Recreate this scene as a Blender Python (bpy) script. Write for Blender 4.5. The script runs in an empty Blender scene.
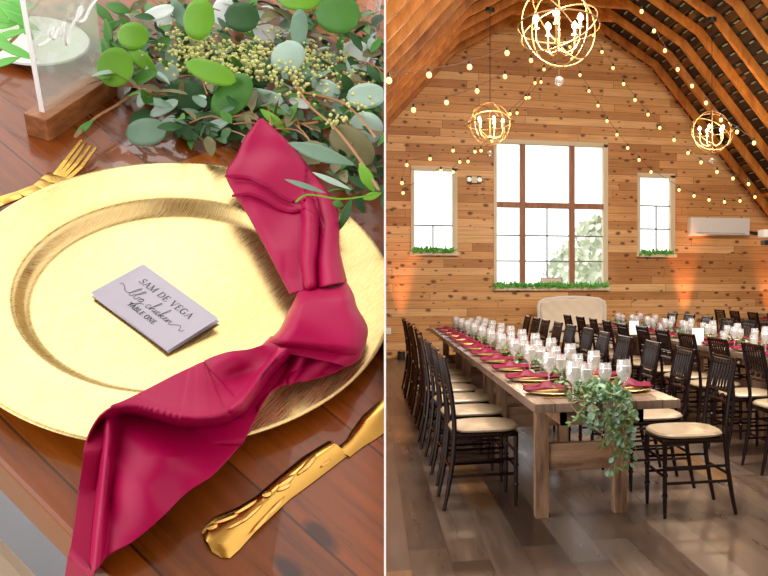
import bpy, bmesh, math, random
from mathutils import Vector, Matrix
random.seed(7)
PI = math.pi
C = bpy.context.scene.collection
f, cx, cy, CH = 850.0, 576.0, 284.0, 1.35
YAW = math.atan(206 / f)
Fv = Vector((math.sin(YAW), math.cos(YAW), 0)); Rv = Vector((math.cos(YAW), -math.sin(YAW), 0))
CAM = Vector((0, 0, CH))

# ------------------------------------------------------------------ camera
cam = bpy.data.cameras.new('camera'); camo = bpy.data.objects.new('camera', cam); C.objects.link(camo)
cam.sensor_width = 36; cam.lens = f / 768 * 36; cam.shift_x = -192 / 768; cam.shift_y = -4 / 768
cam.clip_start = 0.05; cam.clip_end = 200
camo.location = CAM; camo.rotation_euler = (PI / 2, 0, -YAW)
bpy.context.scene.camera = camo
vs = bpy.context.scene.view_settings
vs.view_transform = 'Standard'; vs.look = 'None'; vs.gamma = 1; vs.use_curve_mapping = False; vs.exposure = 0.0

# ------------------------------------------------------------------ geometry helpers
def ray(px, py):
    return Fv + Rv * ((px - cx) / f) + Vector((0, 0, -(py - cy) / f))
def at_depth(px, py, d): return CAM + ray(px, py) * d
def at_z(px, py, z): return CAM + ray(px, py) * ((z - CH) / ray(px, py).z)
def at_y(px, py, Y): return CAM + ray(px, py) * (Y / ray(px, py).y)

class MB:
    def __init__(s): s.v = []; s.f = []; s.smooth = True
    def add(s, vs_, fs):
        b = len(s.v); s.v += [tuple(p) for p in vs_]; s.f += [tuple(i + b for i in q) for q in fs]; return s
    def box(s, x0, x1, y0, y1, z0, z1):
        return s.add([(x0,y0,z0),(x1,y0,z0),(x1,y1,z0),(x0,y1,z0),(x0,y0,z1),(x1,y0,z1),(x1,y1,z1),(x0,y1,z1)],
                     [(0,3,2,1),(4,5,6,7),(0,1,5,4),(1,2,6,5),(2,3,7,6),(3,0,4,7)])
    def hexa(s, lo, hi):   # lo, hi: four points each, counterclockwise from above
        return s.add(list(lo) + list(hi), [(0,3,2,1),(4,5,6,7),(0,1,5,4),(1,2,6,5),(2,3,7,6),(3,0,4,7)])
    def bar(s, a, b, w, h, up=(0, 0, 1)):
        a = Vector(a); b = Vector(b); d = (b - a).normalized(); up = Vector(up)
        sx = d.cross(up).normalized() * (w / 2); sz = sx.normalized().cross(d).normalized() * (h / 2)
        return s.hexa([a - sx - sz, a + sx - sz, b + sx - sz, b - sx - sz], [a - sx + sz, a + sx + sz, b + sx + sz, b - sx + sz])
    def tube(s, pts, r, n=8, closed=False, cap=True):
        pts = [Vector(p) for p in pts]; m = len(pts); rr = r if isinstance(r, (list, tuple)) else [r] * m
        base = len(s.v); prev = None
        for i, p in enumerate(pts):
            if closed: t = pts[(i + 1) % m] - pts[i - 1]
            else: t = pts[min(i + 1, m - 1)] - pts[max(i - 1, 0)]
            t = t.normalized() if t.length > 1e-9 else Vector((0, 0, 1))
            if prev is None:
                a = Vector((0, 0, 1)) if abs(t.z) < .9 else Vector((1, 0, 0)); prev = t.cross(a).normalized()
            prev = (prev - t * prev.dot(t)).normalized(); q = t.cross(prev)
            for k in range(n):
                an = 2 * PI * k / n; s.v.append(tuple(p + (prev * math.cos(an) + q * math.sin(an)) * rr[i]))
        for i in range(m if closed else m - 1):
            j = (i + 1) % m
            for k in range(n):
                k2 = (k + 1) % n
                s.f.append((base + i*n + k, base + i*n + k2, base + j*n + k2, base + j*n + k))
        if cap and not closed:
            s.f.append(tuple(base + k for k in range(n))[::-1]); s.f.append(tuple(base + (m-1)*n + k for k in range(n)))
        return s
    def lathe(s, prof, n=16, o=(0, 0, 0)):
        base = len(s.v)
        for (r, z) in prof:
            for k in range(n):
                a = 2 * PI * k / n; s.v.append((o[0] + r * math.cos(a), o[1] + r * math.sin(a), o[2] + z))
        for i in range(len(prof) - 1):
            for k in range(n):
                k2 = (k + 1) % n
                s.f.append((base + i*n + k, base + i*n + k2, base + (i+1)*n + k2, base + (i+1)*n + k))
        return s
    def ball(s, c, r, n=8, m=6, sz=1.0):
        pr_ = [(max(1e-5, r * math.sin(PI * i / m)), -r * sz * math.cos(PI * i / m)) for i in range(m + 1)]
        return s.lathe(pr_, n, c)
    def grid(s, rows):
        base = len(s.v); n = len(rows[0])
        for r_ in rows: s.v += [tuple(p) for p in r_]
        for i in range(len(rows) - 1):
            for j in range(n - 1):
                s.f.append((base + i*n + j, base + i*n + j + 1, base + (i+1)*n + j + 1, base + (i+1)*n + j))
        return s
    def leaf(s, p, d, nrm, L, W, curl=.15, round_=False):
        # a leaf blade starting at p, along d, facing nrm, folded at the midrib and curling
        d = Vector(d).normalized(); nrm = Vector(nrm); nrm = (nrm - d * nrm.dot(d))
        nrm = nrm.normalized() if nrm.length > 1e-6 else d.orthogonal().normalized()
        sd = d.cross(nrm); p = Vector(p); prof = [(0, .04), (.18, .62), (.42, 1), (.7, .82), (.9, .4), (1, .02)] if not round_ else [(0, .05), (.1, .6), (.3, .95), (.55, 1), (.8, .74), (.95, .35), (1, .03)]
        rows = []
        for t, w in prof:
            ctr = p + d * (L * t) - nrm * (curl * L * t * t)
            rows.append([ctr - sd * (W * w / 2) + nrm * (W * w * .12), ctr, ctr + sd * (W * w / 2) + nrm * (W * w * .12)])
        return s.grid(rows)
    def mesh(s, name, mat, smooth=None, bevel=0, sub=0, cut=None, solid=0, seg=2, angle=35):
        me = bpy.data.meshes.new(name); me.from_pydata(s.v, [], s.f)
        bm = bmesh.new(); bm.from_mesh(me)
        bmesh.ops.recalc_face_normals(bm, faces=bm.faces) if solid == 0 else None
        if bevel:
            es = [e for e in bm.edges if len(e.link_faces) == 2 and e.calc_face_angle(0) > .6]
            bmesh.ops.bevel(bm, geom=es, offset=bevel, segments=seg, affect='EDGES', profile=.6, clamp_overlap=True)
        if cut:
            bmesh.ops.bisect_plane(bm, geom=bm.verts[:] + bm.edges[:] + bm.faces[:], plane_co=cut[0], plane_no=cut[1], clear_outer=True)
        sm = s.smooth if smooth is None else smooth
        for fc in bm.faces: fc.smooth = sm
        if sm:
            for e in bm.edges:
                if len(e.link_faces) == 2 and e.calc_face_angle(0) > math.radians(angle): e.smooth = False
        bm.to_mesh(me); bm.free(); me.materials.append(mat); me.update()
        return me
    def build(s, name, mat, parent=None, loc=None, rot=None, bevel=0, solid=0, **k):
        me = s.mesh(name, mat, bevel=bevel, solid=solid, **k)
        o = bpy.data.objects.new(name, me); C.objects.link(o)
        if parent: o.parent = parent
        if loc: o.location = loc
        if rot: o.rotation_euler = rot
        if solid:
            md = o.modifiers.new('thickness', 'SOLIDIFY'); md.thickness = solid; md.offset = -1
        return o
def tag(o, label=None, cat=None, group=None, kind=None):
    if label: o['label'] = label
    if cat: o['category'] = cat
    if group: o['group'] = group
    if kind: o['kind'] = kind
    return o
def empty(name, loc, rz=0):
    o = bpy.data.objects.new(name, None); o.empty_display_size = .05; C.objects.link(o); o.location = loc; o.rotation_euler = (0, 0, rz); return o
def dup(root, loc, rz=None, label=None, group=None):
    r = root.copy(); C.objects.link(r); r.location = loc
    if rz is not None: r.rotation_euler = (0, 0, rz)
    if label: r['label'] = label
    if group: r['group'] = group
    for ch in list(root.children):
        c = ch.copy(); C.objects.link(c); c.parent = r
        for g in list(ch.children):
            d = g.copy(); C.objects.link(d); d.parent = c
    return r
ORD = ['nearest', 'second', 'third', 'fourth', 'fifth', 'sixth', 'seventh', 'eighth', 'ninth', 'tenth', 'eleventh', 'twelfth', 'thirteenth', 'fourteenth', 'fifteenth']

# ------------------------------------------------------------------ materials
class NT:
    def __init__(s, name):
        s.m = bpy.data.materials.new(name); s.m.use_nodes = True; s.t = s.m.node_tree; s.b = s.t.nodes['Principled BSDF']
        s.out = s.t.nodes['Material Output']
    def n(s, typ, ins=None, **at):
        nd = s.t.nodes.new(typ)
        for k, v in at.items(): setattr(nd, k, v)
        for k, v in (ins or {}).items():
            if isinstance(v, bpy.types.NodeSocket): s.t.links.new(v, nd.inputs[k])
            else: nd.inputs[k].default_value = v
        return nd
    def m_(s, op, a, b=0.0, c=0.0): return s.n('ShaderNodeMath', {0: a, 1: b, 2: c}, operation=op).outputs[0]
    def vec(s, x=0.0, y=0.0, z=0.0): return s.n('ShaderNodeCombineXYZ', {0: x, 1: y, 2: z}).outputs[0]
    def noise(s, v, sc=5, det=3, ro=.5): return s.n('ShaderNodeTexNoise', {'Vector': v, 'Scale': sc, 'Detail': det, 'Roughness': ro}).outputs[0]
    def white(s, v): return s.n('ShaderNodeTexWhiteNoise', {'Vector': v}, noise_dimensions='3D').outputs[0]
    def ramp(s, fac, stops):
        nd = s.n('ShaderNodeValToRGB', {0: fac}); r = nd.color_ramp
        while len(r.elements) < len(stops): r.elements.new(.5)
        for e, (p, c) in zip(r.elements, stops): e.position = p; e.color = (*c, 1) if len(c) == 3 else c
        return nd.outputs[0]
    def mix(s, fac, a, b, typ='MIX'):
        nd = s.n('ShaderNodeMix', data_type='RGBA', blend_type=typ)
        for i, v in ((0, fac), (6, a), (7, b)):
            if isinstance(v, bpy.types.NodeSocket): s.t.links.new(v, nd.inputs[i])
            else: nd.inputs[i].default_value = v if i == 0 else (*v, 1)
        return nd.outputs[2]
    def set(s, **k):
        names = dict(color='Base Color', rough='Roughness', metal='Metallic', coat='Coat Weight', sheen='Sheen Weight', spec='Specular IOR Level', alpha='Alpha', trans='Transmission Weight', normal='Normal', emi='Emission Color', ems='Emission Strength', coatr='Coat Roughness')
        for kk, v in k.items():
            i = s.b.inputs[names[kk]]
            if isinstance(v, bpy.types.NodeSocket): s.t.links.new(v, i)
            elif isinstance(v, tuple): i.default_value = (*v, 1)
            else: i.default_value = v
        return s
    def bump(s, h, st=.3, d=.01): return s.n('ShaderNodeBump', {'Height': h, 'Strength': st, 'Distance': d}).outputs[0]
def srgb(r, g, b): return tuple((c / 255 / 12.92 if c / 255 <= .04045 else ((c / 255 + .055) / 1.055) ** 2.4) for c in (r, g, b))
def plain(name, c, rough=.5, var=.12, sc=20, **k):
    t = NT(name); co = t.n('ShaderNodeTexCoord').outputs['Object']
    nz = t.noise(co, sc, 3)
    t.set(color=t.mix(nz, tuple(x * (1 - var) for x in c), tuple(min(1, x * (1 + var)) for x in c)), rough=rough, **k); return t.m
def planks(name, stops, a_ax, b_ax, pw, L, rough=.6, knot=None, kn_sc=(1.2, 3.4), kn_t=.12, seam=(.05, .02, .01), seamw=.035, grain=.35, gsc=(1.2, 34), bump=.25, spec=.4, roughv=.0, coat=0.0):
    t = NT(name); sp = t.n('ShaderNodeSeparateXYZ', {0: t.n('ShaderNodeTexCoord').outputs['Object']})
    a, b = sp.outputs[a_ax], sp.outputs[b_ax]
    bs = t.m_('DIVIDE', b, pw); row = t.m_('FLOOR', bs); fb = t.m_('FRACT', bs)
    rr = t.white(t.vec(row, 3.3, .7)); a2 = t.m_('DIVIDE', t.m_('ADD', a, t.m_('MULTIPLY', rr, L * 3)), L)
    col = t.m_('FLOOR', a2); fa = t.m_('FRACT', a2); pid = t.white(t.vec(row, col, 5.1))
    base = t.ramp(pid, stops)
    gv = t.vec(t.m_('ADD', t.m_('MULTIPLY', a, gsc[0]), t.m_('MULTIPLY', pid, 37.)), t.m_('MULTIPLY', b, gsc[1]), t.m_('MULTIPLY', pid, 9.))
    g = t.noise(gv, 1.0, 5, .62)
    gm = t.n('ShaderNodeMapRange', {0: g, 1: .3, 2: .7, 3: 1 - grain, 4: 1 + grain}).outputs[0]
    colr = t.mix(1.0, base, t.n('ShaderNodeCombineColor', {0: gm, 1: gm, 2: gm}).outputs[0], 'MULTIPLY')
    big = t.noise(t.vec(a, b, 0.0), 1.6, 2)
    colr = t.mix(t.m_('MULTIPLY', t.m_('SUBTRACT', big, .45), .5), colr, tuple(x * 1.3 for x in stops[-1][1]))
    if knot:
        kv = t.vec(t.m_('MULTIPLY', t.m_('ADD', a, t.m_('MULTIPLY', rr, 3.)), kn_sc[0]), t.m_('ADD', t.m_('MULTIPLY', b, kn_sc[1]), t.m_('MULTIPLY', t.noise(t.vec(a, b, 2.), 3., 2), .35)), 0.0)
        vo = t.n('ShaderNodeTexVoronoi', {'Vector': kv, 'Scale': 1.0, 'Randomness': 1.0}, voronoi_dimensions='2D')
        rnd = t.n('ShaderNodeSeparateColor', {0: vo.outputs['Color']}).outputs[0]
        thr = t.m_('MULTIPLY', t.m_('MULTIPLY', rnd, rnd), kn_t)
        wob = t.m_('ADD', vo.outputs['Distance'], t.m_('MULTIPLY', t.m_('SUBTRACT', t.noise(t.vec(a, b, 1.), 30, 3), .5), .17))
        k = t.n('ShaderNodeMapRange', {0: wob, 1: t.m_('MULTIPLY', thr, .45), 2: t.m_('ADD', thr, .015), 3: .85, 4: 0.0}).outputs[0]
        colr = t.mix(k, colr, knot)
    s1 = t.m_('LESS_THAN', fb, seamw); s2 = t.m_('LESS_THAN', fa, seamw * pw / L)
    sm_ = t.m_('MAXIMUM', s1, s2)
    colr = t.mix(t.m_('MULTIPLY', sm_, .75), colr, seam)
    ro = t.n('ShaderNodeMapRange', {0: g, 1: .3, 2: .7, 3: rough - roughv, 4: rough + roughv}).outputs[0]
    t.set(color=colr, rough=ro, spec=spec, coat=coat, normal=t.bump(t.m_('SUBTRACT', t.m_('MULTIPLY', g, .3), sm_), bump, .004))
    return t.m
def grainy(name, stops, ax=0, sc=3, st=14, rough=.55, **k):   # one timber, grain along an axis
    t = NT(name); sp = t.n('ShaderNodeSeparateXYZ', {0: t.n('ShaderNodeTexCoord').outputs['Object']})
    o = [t.m_('MULTIPLY', sp.outputs[i], sc if i == ax else sc * st) for i in range(3)]
    oi = t.n('ShaderNodeObjectInfo').outputs['Random']
    g = t.noise(t.vec(t.m_('ADD', o[0], t.m_('MULTIPLY', oi, 40.)), o[1], o[2]), 1, 5, .65)
    c = t.ramp(g, stops)
    q = t.n('ShaderNodeMapRange', {0: oi, 3: .8, 4: 1.15}).outputs[0]
    c = t.mix(1.0, c, t.n('ShaderNodeCombineColor', {0: q, 1: q, 2: q}).outputs[0], 'MULTIPLY')
    t.set(color=c, rough=rough, normal=t.bump(g, .2, .003), **k); return t.m

M = {}
M['pine'] = planks('pine_boards', [(0, srgb(186, 128, 74)), (.35, srgb(212, 154, 94)), (.7, srgb(226, 172, 112)), (1, srgb(242, 198, 142))], 0, 2, .15, 2.6, rough=.5,
                   knot=srgb(84, 40, 16), kn_sc=(4.2, 6.6), kn_t=.30, seam=srgb(110, 58, 28), seamw=.05, grain=.2)
M['pine_side'] = planks('pine_side_boards', [(0, srgb(176, 104, 52)), (.5, srgb(200, 128, 72)), (1, srgb(222, 160, 104))], 1, 2, .15, 2.6, rough=.5, knot=srgb(74, 32, 14), kn_sc=(1.5, 4.6), kn_t=.2, seam=srgb(95, 45, 20), grain=.22)
M['floor'] = planks('floor_boards', [(0, srgb(48, 34, 26)), (.3, srgb(88, 70, 58)), (.6, srgb(66, 48, 36)), (.85, srgb(104, 88, 76)), (1, srgb(108, 76, 46))], 1, 0, .19, 1.5, rough=.33, roughv=.08,
                    seam=srgb(45, 32, 24), seamw=.02, grain=.28, gsc=(1.2, 14), bump=.10, spec=.9)
M['deck'] = planks('roof_boards', [(0, srgb(34, 20, 12)), (.6, srgb(62, 38, 20)), (1, srgb(120, 74, 30))], 1, 0, .15, 1.2, rough=.7, grain=.4)
M['felt'] = plain('dark_felt', (.02, .016, .012), .9)
M['slot'] = plain('pale_green_metal', srgb(150, 160, 130), .5)
M['rafter'] = grainy('rafter_timber', [(.3, srgb(160, 88, 28)), (.5, srgb(204, 124, 44)), (.7, srgb(226, 152, 70))], 2, 1.6, 3.5, .5)
M['tabletop'] = planks('rustic_table_boards', [(0, srgb(104, 84, 72)), (.5, srgb(128, 106, 92)), (1, srgb(150, 126, 108))], 1, 0, .14, 3.0, rough=.26, knot=srgb(60, 38, 26), kn_sc=(1.6, 5), kn_t=.14, grain=.3)
M['tableleg'] = grainy('rustic_table_timber', [(.32, srgb(88, 62, 46)), (.5, srgb(146, 112, 86)), (.7, srgb(178, 142, 112))], 2, 2.5, 7, .55)
M['tablebar'] = grainy('rustic_table_rail_timber', [(.32, srgb(92, 64, 48)), (.5, srgb(148, 112, 86)), (.7, srgb(180, 142, 112))], 0, 2.5, 7, .55)
M['mahogany'] = plain('dark_mahogany', srgb(20, 5, 7), .15, .2, 12, spec=.4, coat=0.0, coatr=.15)
M['cushion'] = plain('champagne_cushion', srgb(172, 150, 122), .30, .05, 30)
M['white'] = plain('white_plastic', srgb(250, 248, 244), .4, .03)
M['dark'] = plain('black_metal', (.02, .02, .022), .4)
M['champ'] = plain('champagne_metal', srgb(176, 142, 98), .35, .08, 20, metal=.7)
M['windowwood'] = grainy('window_timber', [(.3, srgb(150, 92, 56)), (.7, srgb(190, 130, 88))], 2, 2, 9, .5)
M['casing'] = plain('cream_window_trim', srgb(236, 222, 190), .5, .04)
M['muntin'] = plain('grey_muntin', srgb(120, 118, 112), .5, .04)
M['leaf'] = plain('garland_leaf', srgb(96, 128, 66), .5, .45, 18)
M['leafg'] = plain('eucalyptus_leaf', srgb(120, 150, 122), .5, .3, 18)
M['leafbright'] = plain('bright_green_leaf', srgb(112, 196, 84), .5, .35, 14)
M['stem'] = plain('twig', srgb(140, 96, 54), .6)
M['maroon'] = plain('maroon_satin', srgb(116, 0, 46), .5, .12, 60, spec=.3)
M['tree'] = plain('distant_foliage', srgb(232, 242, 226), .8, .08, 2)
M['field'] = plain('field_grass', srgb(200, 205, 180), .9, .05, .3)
M['linen'] = plain('beige_linen', srgb(240, 226, 206), .8, .04, 40)
M['settee'] = plain('white_painted_wood', srgb(240, 236, 228), .4, .03)
M['paper'] = plain('white_paper', srgb(238, 234, 230), .7, .03)
M['wax'] = plain('white_wax', srgb(240, 238, 232), .5, .03)
M['steel'] = plain('grey_machine_metal', srgb(150, 150, 150), .4, .05, metal=.5)
M['redcloth'] = plain('orange_red_cloth', srgb(220, 70, 30), .7)
M['wire'] = plain('grey_cable', srgb(120, 96, 84), .6)
M['goldflat'] = plain('gold_cutlery_metal', (.86, .58, .22), .25, .1, 40, metal=1)
def gold(name, col=(.72, .565, .285), ro=.26):
    t = NT(name); co = t.n('ShaderNodeTexCoord').outputs['Object']
    sp = t.n('ShaderNodeSeparateXYZ', {0: co})
    # brushed streaks in the gold leaf, running one way
    s1 = t.m_('ADD', sp.outputs[0], t.m_('MULTIPLY', sp.outputs[1], .25)); s2 = t.m_('SUBTRACT', sp.outputs[1], t.m_('MULTIPLY', sp.outputs[0], .25))
    g = t.noise(t.vec(t.m_('MULTIPLY', s1, 1100.), t.m_('MULTIPLY', s2, 50.), 0.0), 1, 4, .7)
    g2 = t.noise(co, 26, 4, .6)
    c = t.mix(t.n('ShaderNodeMapRange', {0: g, 1: .42, 2: .62}).outputs[0], tuple(x * y for x, y in zip(col, (.84, .72, .52))), col)
    c = t.mix(t.n('ShaderNodeMapRange', {0: g2, 1: .5, 2: .75, 3: 0, 4: .5}).outputs[0], c, tuple(x * y for x, y in zip(col, (1, .92, .82))))
    t.set(color=c, rough=t.n('ShaderNodeMapRange', {0: g, 1: .3, 2: .7, 3: ro - .06, 4: ro + .14}).outputs[0], metal=.92, normal=t.bump(g, .10, .0006)); return t.m
M['gold'] = gold('brushed_gold_leaf')
M['goldfar'] = plain('gold_charger_metal', (.9, .62, .24), .35, .1, 30, metal=.9)
def glassy(name, white=.25, tint=(1, 1, 1), gl=.12):
    t = NT(name); t.t.nodes.remove(t.b)
    tr = t.n('ShaderNodeBsdfTransparent', {0: (*tint, 1)}); gs = t.n('ShaderNodeBsdfGlossy', {'Color': (1, 1, 1, 1), 'Roughness': .08}); df = t.n('ShaderNodeBsdfDiffuse', {0: (.9, .9, .9, 1)})
    lw = t.n('ShaderNodeLayerWeight', {0: .35}).outputs['Facing']
    m1 = t.n('ShaderNodeMixShader', {0: t.m_('ADD', t.m_('MULTIPLY', lw, .55), gl), 1: tr.outputs[0], 2: gs.outputs[0]})
    m2 = t.n('ShaderNodeMixShader', {0: t.m_('ADD', t.m_('MULTIPLY', lw, white * .8), white * .5), 1: m1.outputs[0], 2: df.outputs[0]})
    t.t.links.new(m2.outputs[0], t.out.inputs[0]); return t.m
M['glass'] = glassy('frosty_glass', .26, gl=.14)
M['pane'] = glassy('window_glass', 0.0, gl=.0)
M['water'] = glassy('iced_water', .65, gl=.08)
def emit(name, c, s):
    t = NT(name); t.set(color=c, emi=c, ems=s, rough=.3); return t.m
M['bulb'] = emit('lit_filament_bulb', (1.0, .56, .18), 3.0)
M['flame'] = emit('lit_candle_bulb', (1.0, .80, .48), 9.0)
M['lens'] = emit('emergency_lamp_lens', (1.0, .95, .85), .6)
M['crystal'] = glassy('crystal', .25, gl=.3)

# ------------------------------------------------------------------ the barn shell
XC, YB, YF, HW = 3.33, 15.7, 6.0, 5.0
KX, KZ, EZ, TZ = 1.87, 5.45, 1.83, 6.25      # kink offset, kink height, eave height, tie height
def struct(o, k='structure'): o['kind'] = k; return o
XL, XR = XC - HW, XC + HW
struct(MB().box(XL - .1, XR + .1, -2.5, YB + .2, -.12, 0).build('floor', M['floor']))
# back wall with three real openings, in one mesh
W1 = (2.27, 4.36, 1.28, 3.99); W2 = (.76, 1.49, 1.92, 3.44); W3 = (5.06, 5.72, 1.92, 3.44)
m = MB(); m.smooth = False
def wallcol(x0, x1, spans):
    for z0, z1 in spans: m.box(x0, x1, YB, YB + .16, z0, z1)
wallcol(XL - .1, W2[0], [(0, 7.0)]); wallcol(W2[0], W2[1], [(0, W2[2]), (W2[3], 7)]); wallcol(W2[1], W1[0], [(0, 7)])
wallcol(W1[0], W1[1], [(0, W1[2]), (W1[3], 7)]); wallcol(W1[1], W3[0], [(0, 7)]); wallcol(W3[0], W3[1], [(0, W3[2]), (W3[3], 7)]); wallcol(W3[1], XR + .1, [(0, 7)])
struct(m.build('wall_back', M['pine'], smooth=False))
struct(MB().box(XL - .14, XL, YF - 1, YB, 0, EZ + .05).build('wall_left', M['pine_side'], smooth=False))
struct(MB().box(XR, XR + .14, YF - 1, YB, 0, EZ + .05).build('wall_right', M['pine_side'], smooth=False))
# roof deck: boards across the rafters with felt behind; rafter depth RD
RD = .13
prof = [(HW, EZ), (KX, KZ), (0, TZ + .33)]
def offs(sgn, x, z, d):  # push a profile point outward
    return (XC + sgn * (x + d * .75), z + d * .66)
for sgn, side in ((-1, 'left'), (1, 'right')):
    felt = MB(); deck = MB(); slots = MB(); rnd = random.Random(3)
    P0 = [offs(sgn, *prof[0], RD), offs(sgn, *prof[1], RD), (XC, TZ + .33 + RD)]
    for (a, b) in ((P0[0], P0[1]), (P0[1], P0[2])):
        felt.hexa([(a[0], YF, a[1] + .04), (a[0], YB, a[1] + .04), (b[0], YB, b[1] + .04), (b[0], YF, b[1] + .04)], [(a[0], YF, a[1] + .10), (a[0], YB, a[1] + .10), (b[0], YB, b[1] + .10), (b[0], YF, b[1] + .10)])
        ln = math.dist(a, b); n = int(ln / .19); A = Vector((a[0], 0, a[1])); B = Vector((b[0], 0, b[1])); dr = (B - A).normalized(); up = Vector((0, 1, 0)).cross(dr) * (-1)
        if up.z < 0: up = -up
        for i in range(n):
            s0 = A + dr * (i * ln / n); s1 = A + dr * (i * ln / n + .135)
            deck.hexa([s0 + Vector((0, YF, 0)), s0 + Vector((0, YB, 0)), s1 + Vector((0, YB, 0)), s1 + Vector((0, YF, 0))], [q + up * .025 for q in (s0 + Vector((0, YF, 0)), s0 + Vector((0, YB, 0)), s1 + Vector((0, YB, 0)), s1 + Vector((0, YF, 0)))])
            if i % 1 == 0:
                y = 6.51 + .30
                while y < YB - .2:
                    c0 = A + dr * (i * ln / n + .15) - up * .02 + Vector((0, y + .05 * rnd.random(), 0))
                    slots.bar(c0, c0 + Vector((0, .16, 0)), .03, .012); y += .73  # pale bars stand in for bright slots of light between the boards
    struct(felt.build('ceiling_felt_' + side, M['felt'], smooth=False)); struct(deck.build('ceiling_boards_' + side, M['deck'], smooth=False)); struct(slots.build('trim_roof_clips_' + side, M['slot'], smooth=False))
i = 0; y = 6.51
while y < YB:
    mr = MB(); mr.smooth = False; w = .045
    for sgn in (-1, 1):
        e_in = (XC + sgn * HW, EZ); k_in = (XC + sgn * KX, KZ); t_in = (XC, TZ + .33)
        e_o = offs(sgn, HW, EZ, RD); k_o = offs(sgn, KX, KZ, RD); t_o = (XC, TZ + .33 + RD)
        for (p0, p1, q0, q1) in ((e_in, k_in, e_o, k_o), (k_in, t_in, k_o, t_o)):
            mr.hexa([(p0[0], y - w, p0[1]), (p0[0], y + w, p0[1]), (p1[0], y + w, p1[1]), (p1[0], y - w, p1[1])], [(q0[0], y - w, q0[1]), (q0[0], y + w, q0[1]), (q1[0], y + w, q1[1]), (q1[0], y - w, q1[1])])
    mr.box(XC - 1.15, XC + 1.15, y + w, y + w + .04, TZ - .22, TZ - .04)
    struct(mr.build('ceiling_rafter', M['rafter'], smooth=False)); i += 1; y += .73
# sloped blocking boards high on the right, running between rafters
struct(MB().bar((XC + HW - .9, YF, 3.12), (XC + HW - .9, YB, 3.12), .05, .16).build('trim_purlin', M['rafter'], smooth=False))

# windows
def window(n, W, vx, hz, grids):
    r = struct(empty('window_%d' % n, (W[0], YB, W[2])))
    fr = MB(); fr.smooth = False; w = .05
    X0, X1, Z0, Z1 = 0, W[1] - W[0], 0, W[3] - W[2]
    fr.box(X0 - .04, X0 + .02, -.03, .1, Z0, Z1); fr.box(X1 - .02, X1 + .07, -.03, .1, Z0 - .02, Z1 + .03); fr.box(X0 - .04, X1 + .07, -.03, .1, Z1 - .02, Z1 + .06); fr.box(X0 - .06, X1 + .09, -.08, .1, Z0 - .05, Z0 + .01)
    fr.build('window_frame', M['casing'], r)
    if vx or hz:
        b = MB(); b.smooth = False
        for x in vx: b.box(x - .05, x + .05, -.01, .1, Z0, Z1)
        for z in hz: b.box(X0, X1, -.02, .1, z - .05, z + .05)
        b.build('mullion', M['windowwood'], r)
    g = MB(); g.smooth = False
    for (x0, z0, x1, z1) in grids: g.box(min(x0, x1) - .012, max(x0, x1) + .012, .03, .045, min(z0, z1) - .012, max(z0, z1) + .012)
    g.build('muntin', M['muntin'], r)
    MB().box(X0, X1, .05, .058, Z0, Z1).build('pane', M['pane'], r)
    return r
window(1, W1, [.51, 1.46], [1.55], [(0, .98, 2.09, .98), (0, .5, 2.09, .5), (.98, 0, .98, 1.5), (.25, 0, .25, 0.01), (1.78, 0, 1.78, .01)])
window(2, W2, [], [], [(0, .50, .73, .50), (.36, 0, .36, .5)])
window(3, W3, [], [], [(0, .95, .66, .95), (0, .50, .66, .50), (.36, 0, .36, .95)])

# outside
struct(MB().box(-40, 60, 17, 90, -1.6, -1.5).build('ground_outside', M['field']))
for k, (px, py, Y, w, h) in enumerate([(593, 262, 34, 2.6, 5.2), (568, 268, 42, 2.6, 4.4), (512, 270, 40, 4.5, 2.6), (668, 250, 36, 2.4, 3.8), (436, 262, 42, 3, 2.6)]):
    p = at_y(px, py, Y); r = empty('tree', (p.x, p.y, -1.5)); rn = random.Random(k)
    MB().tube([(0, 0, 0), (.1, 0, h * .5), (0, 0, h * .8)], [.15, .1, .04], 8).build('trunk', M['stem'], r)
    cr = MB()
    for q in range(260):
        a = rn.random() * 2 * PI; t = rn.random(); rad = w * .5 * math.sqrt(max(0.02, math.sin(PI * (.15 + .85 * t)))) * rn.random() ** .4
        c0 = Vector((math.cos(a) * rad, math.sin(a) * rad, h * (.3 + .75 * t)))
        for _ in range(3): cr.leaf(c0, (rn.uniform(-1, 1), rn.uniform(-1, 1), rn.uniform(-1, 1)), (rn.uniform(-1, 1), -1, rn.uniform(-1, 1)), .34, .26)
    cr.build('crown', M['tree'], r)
    tag(r, ['pale tree outside the big window, nearest its right edge', 'wide pale tree outside the big window behind the right sash', 'low pale tree outside the big window behind the left sash', 'pale tree outside the small window right of the big one', 'low pale tree outside the small window at the left'][k], 'tree', 'hazy trees outside the windows')

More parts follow.
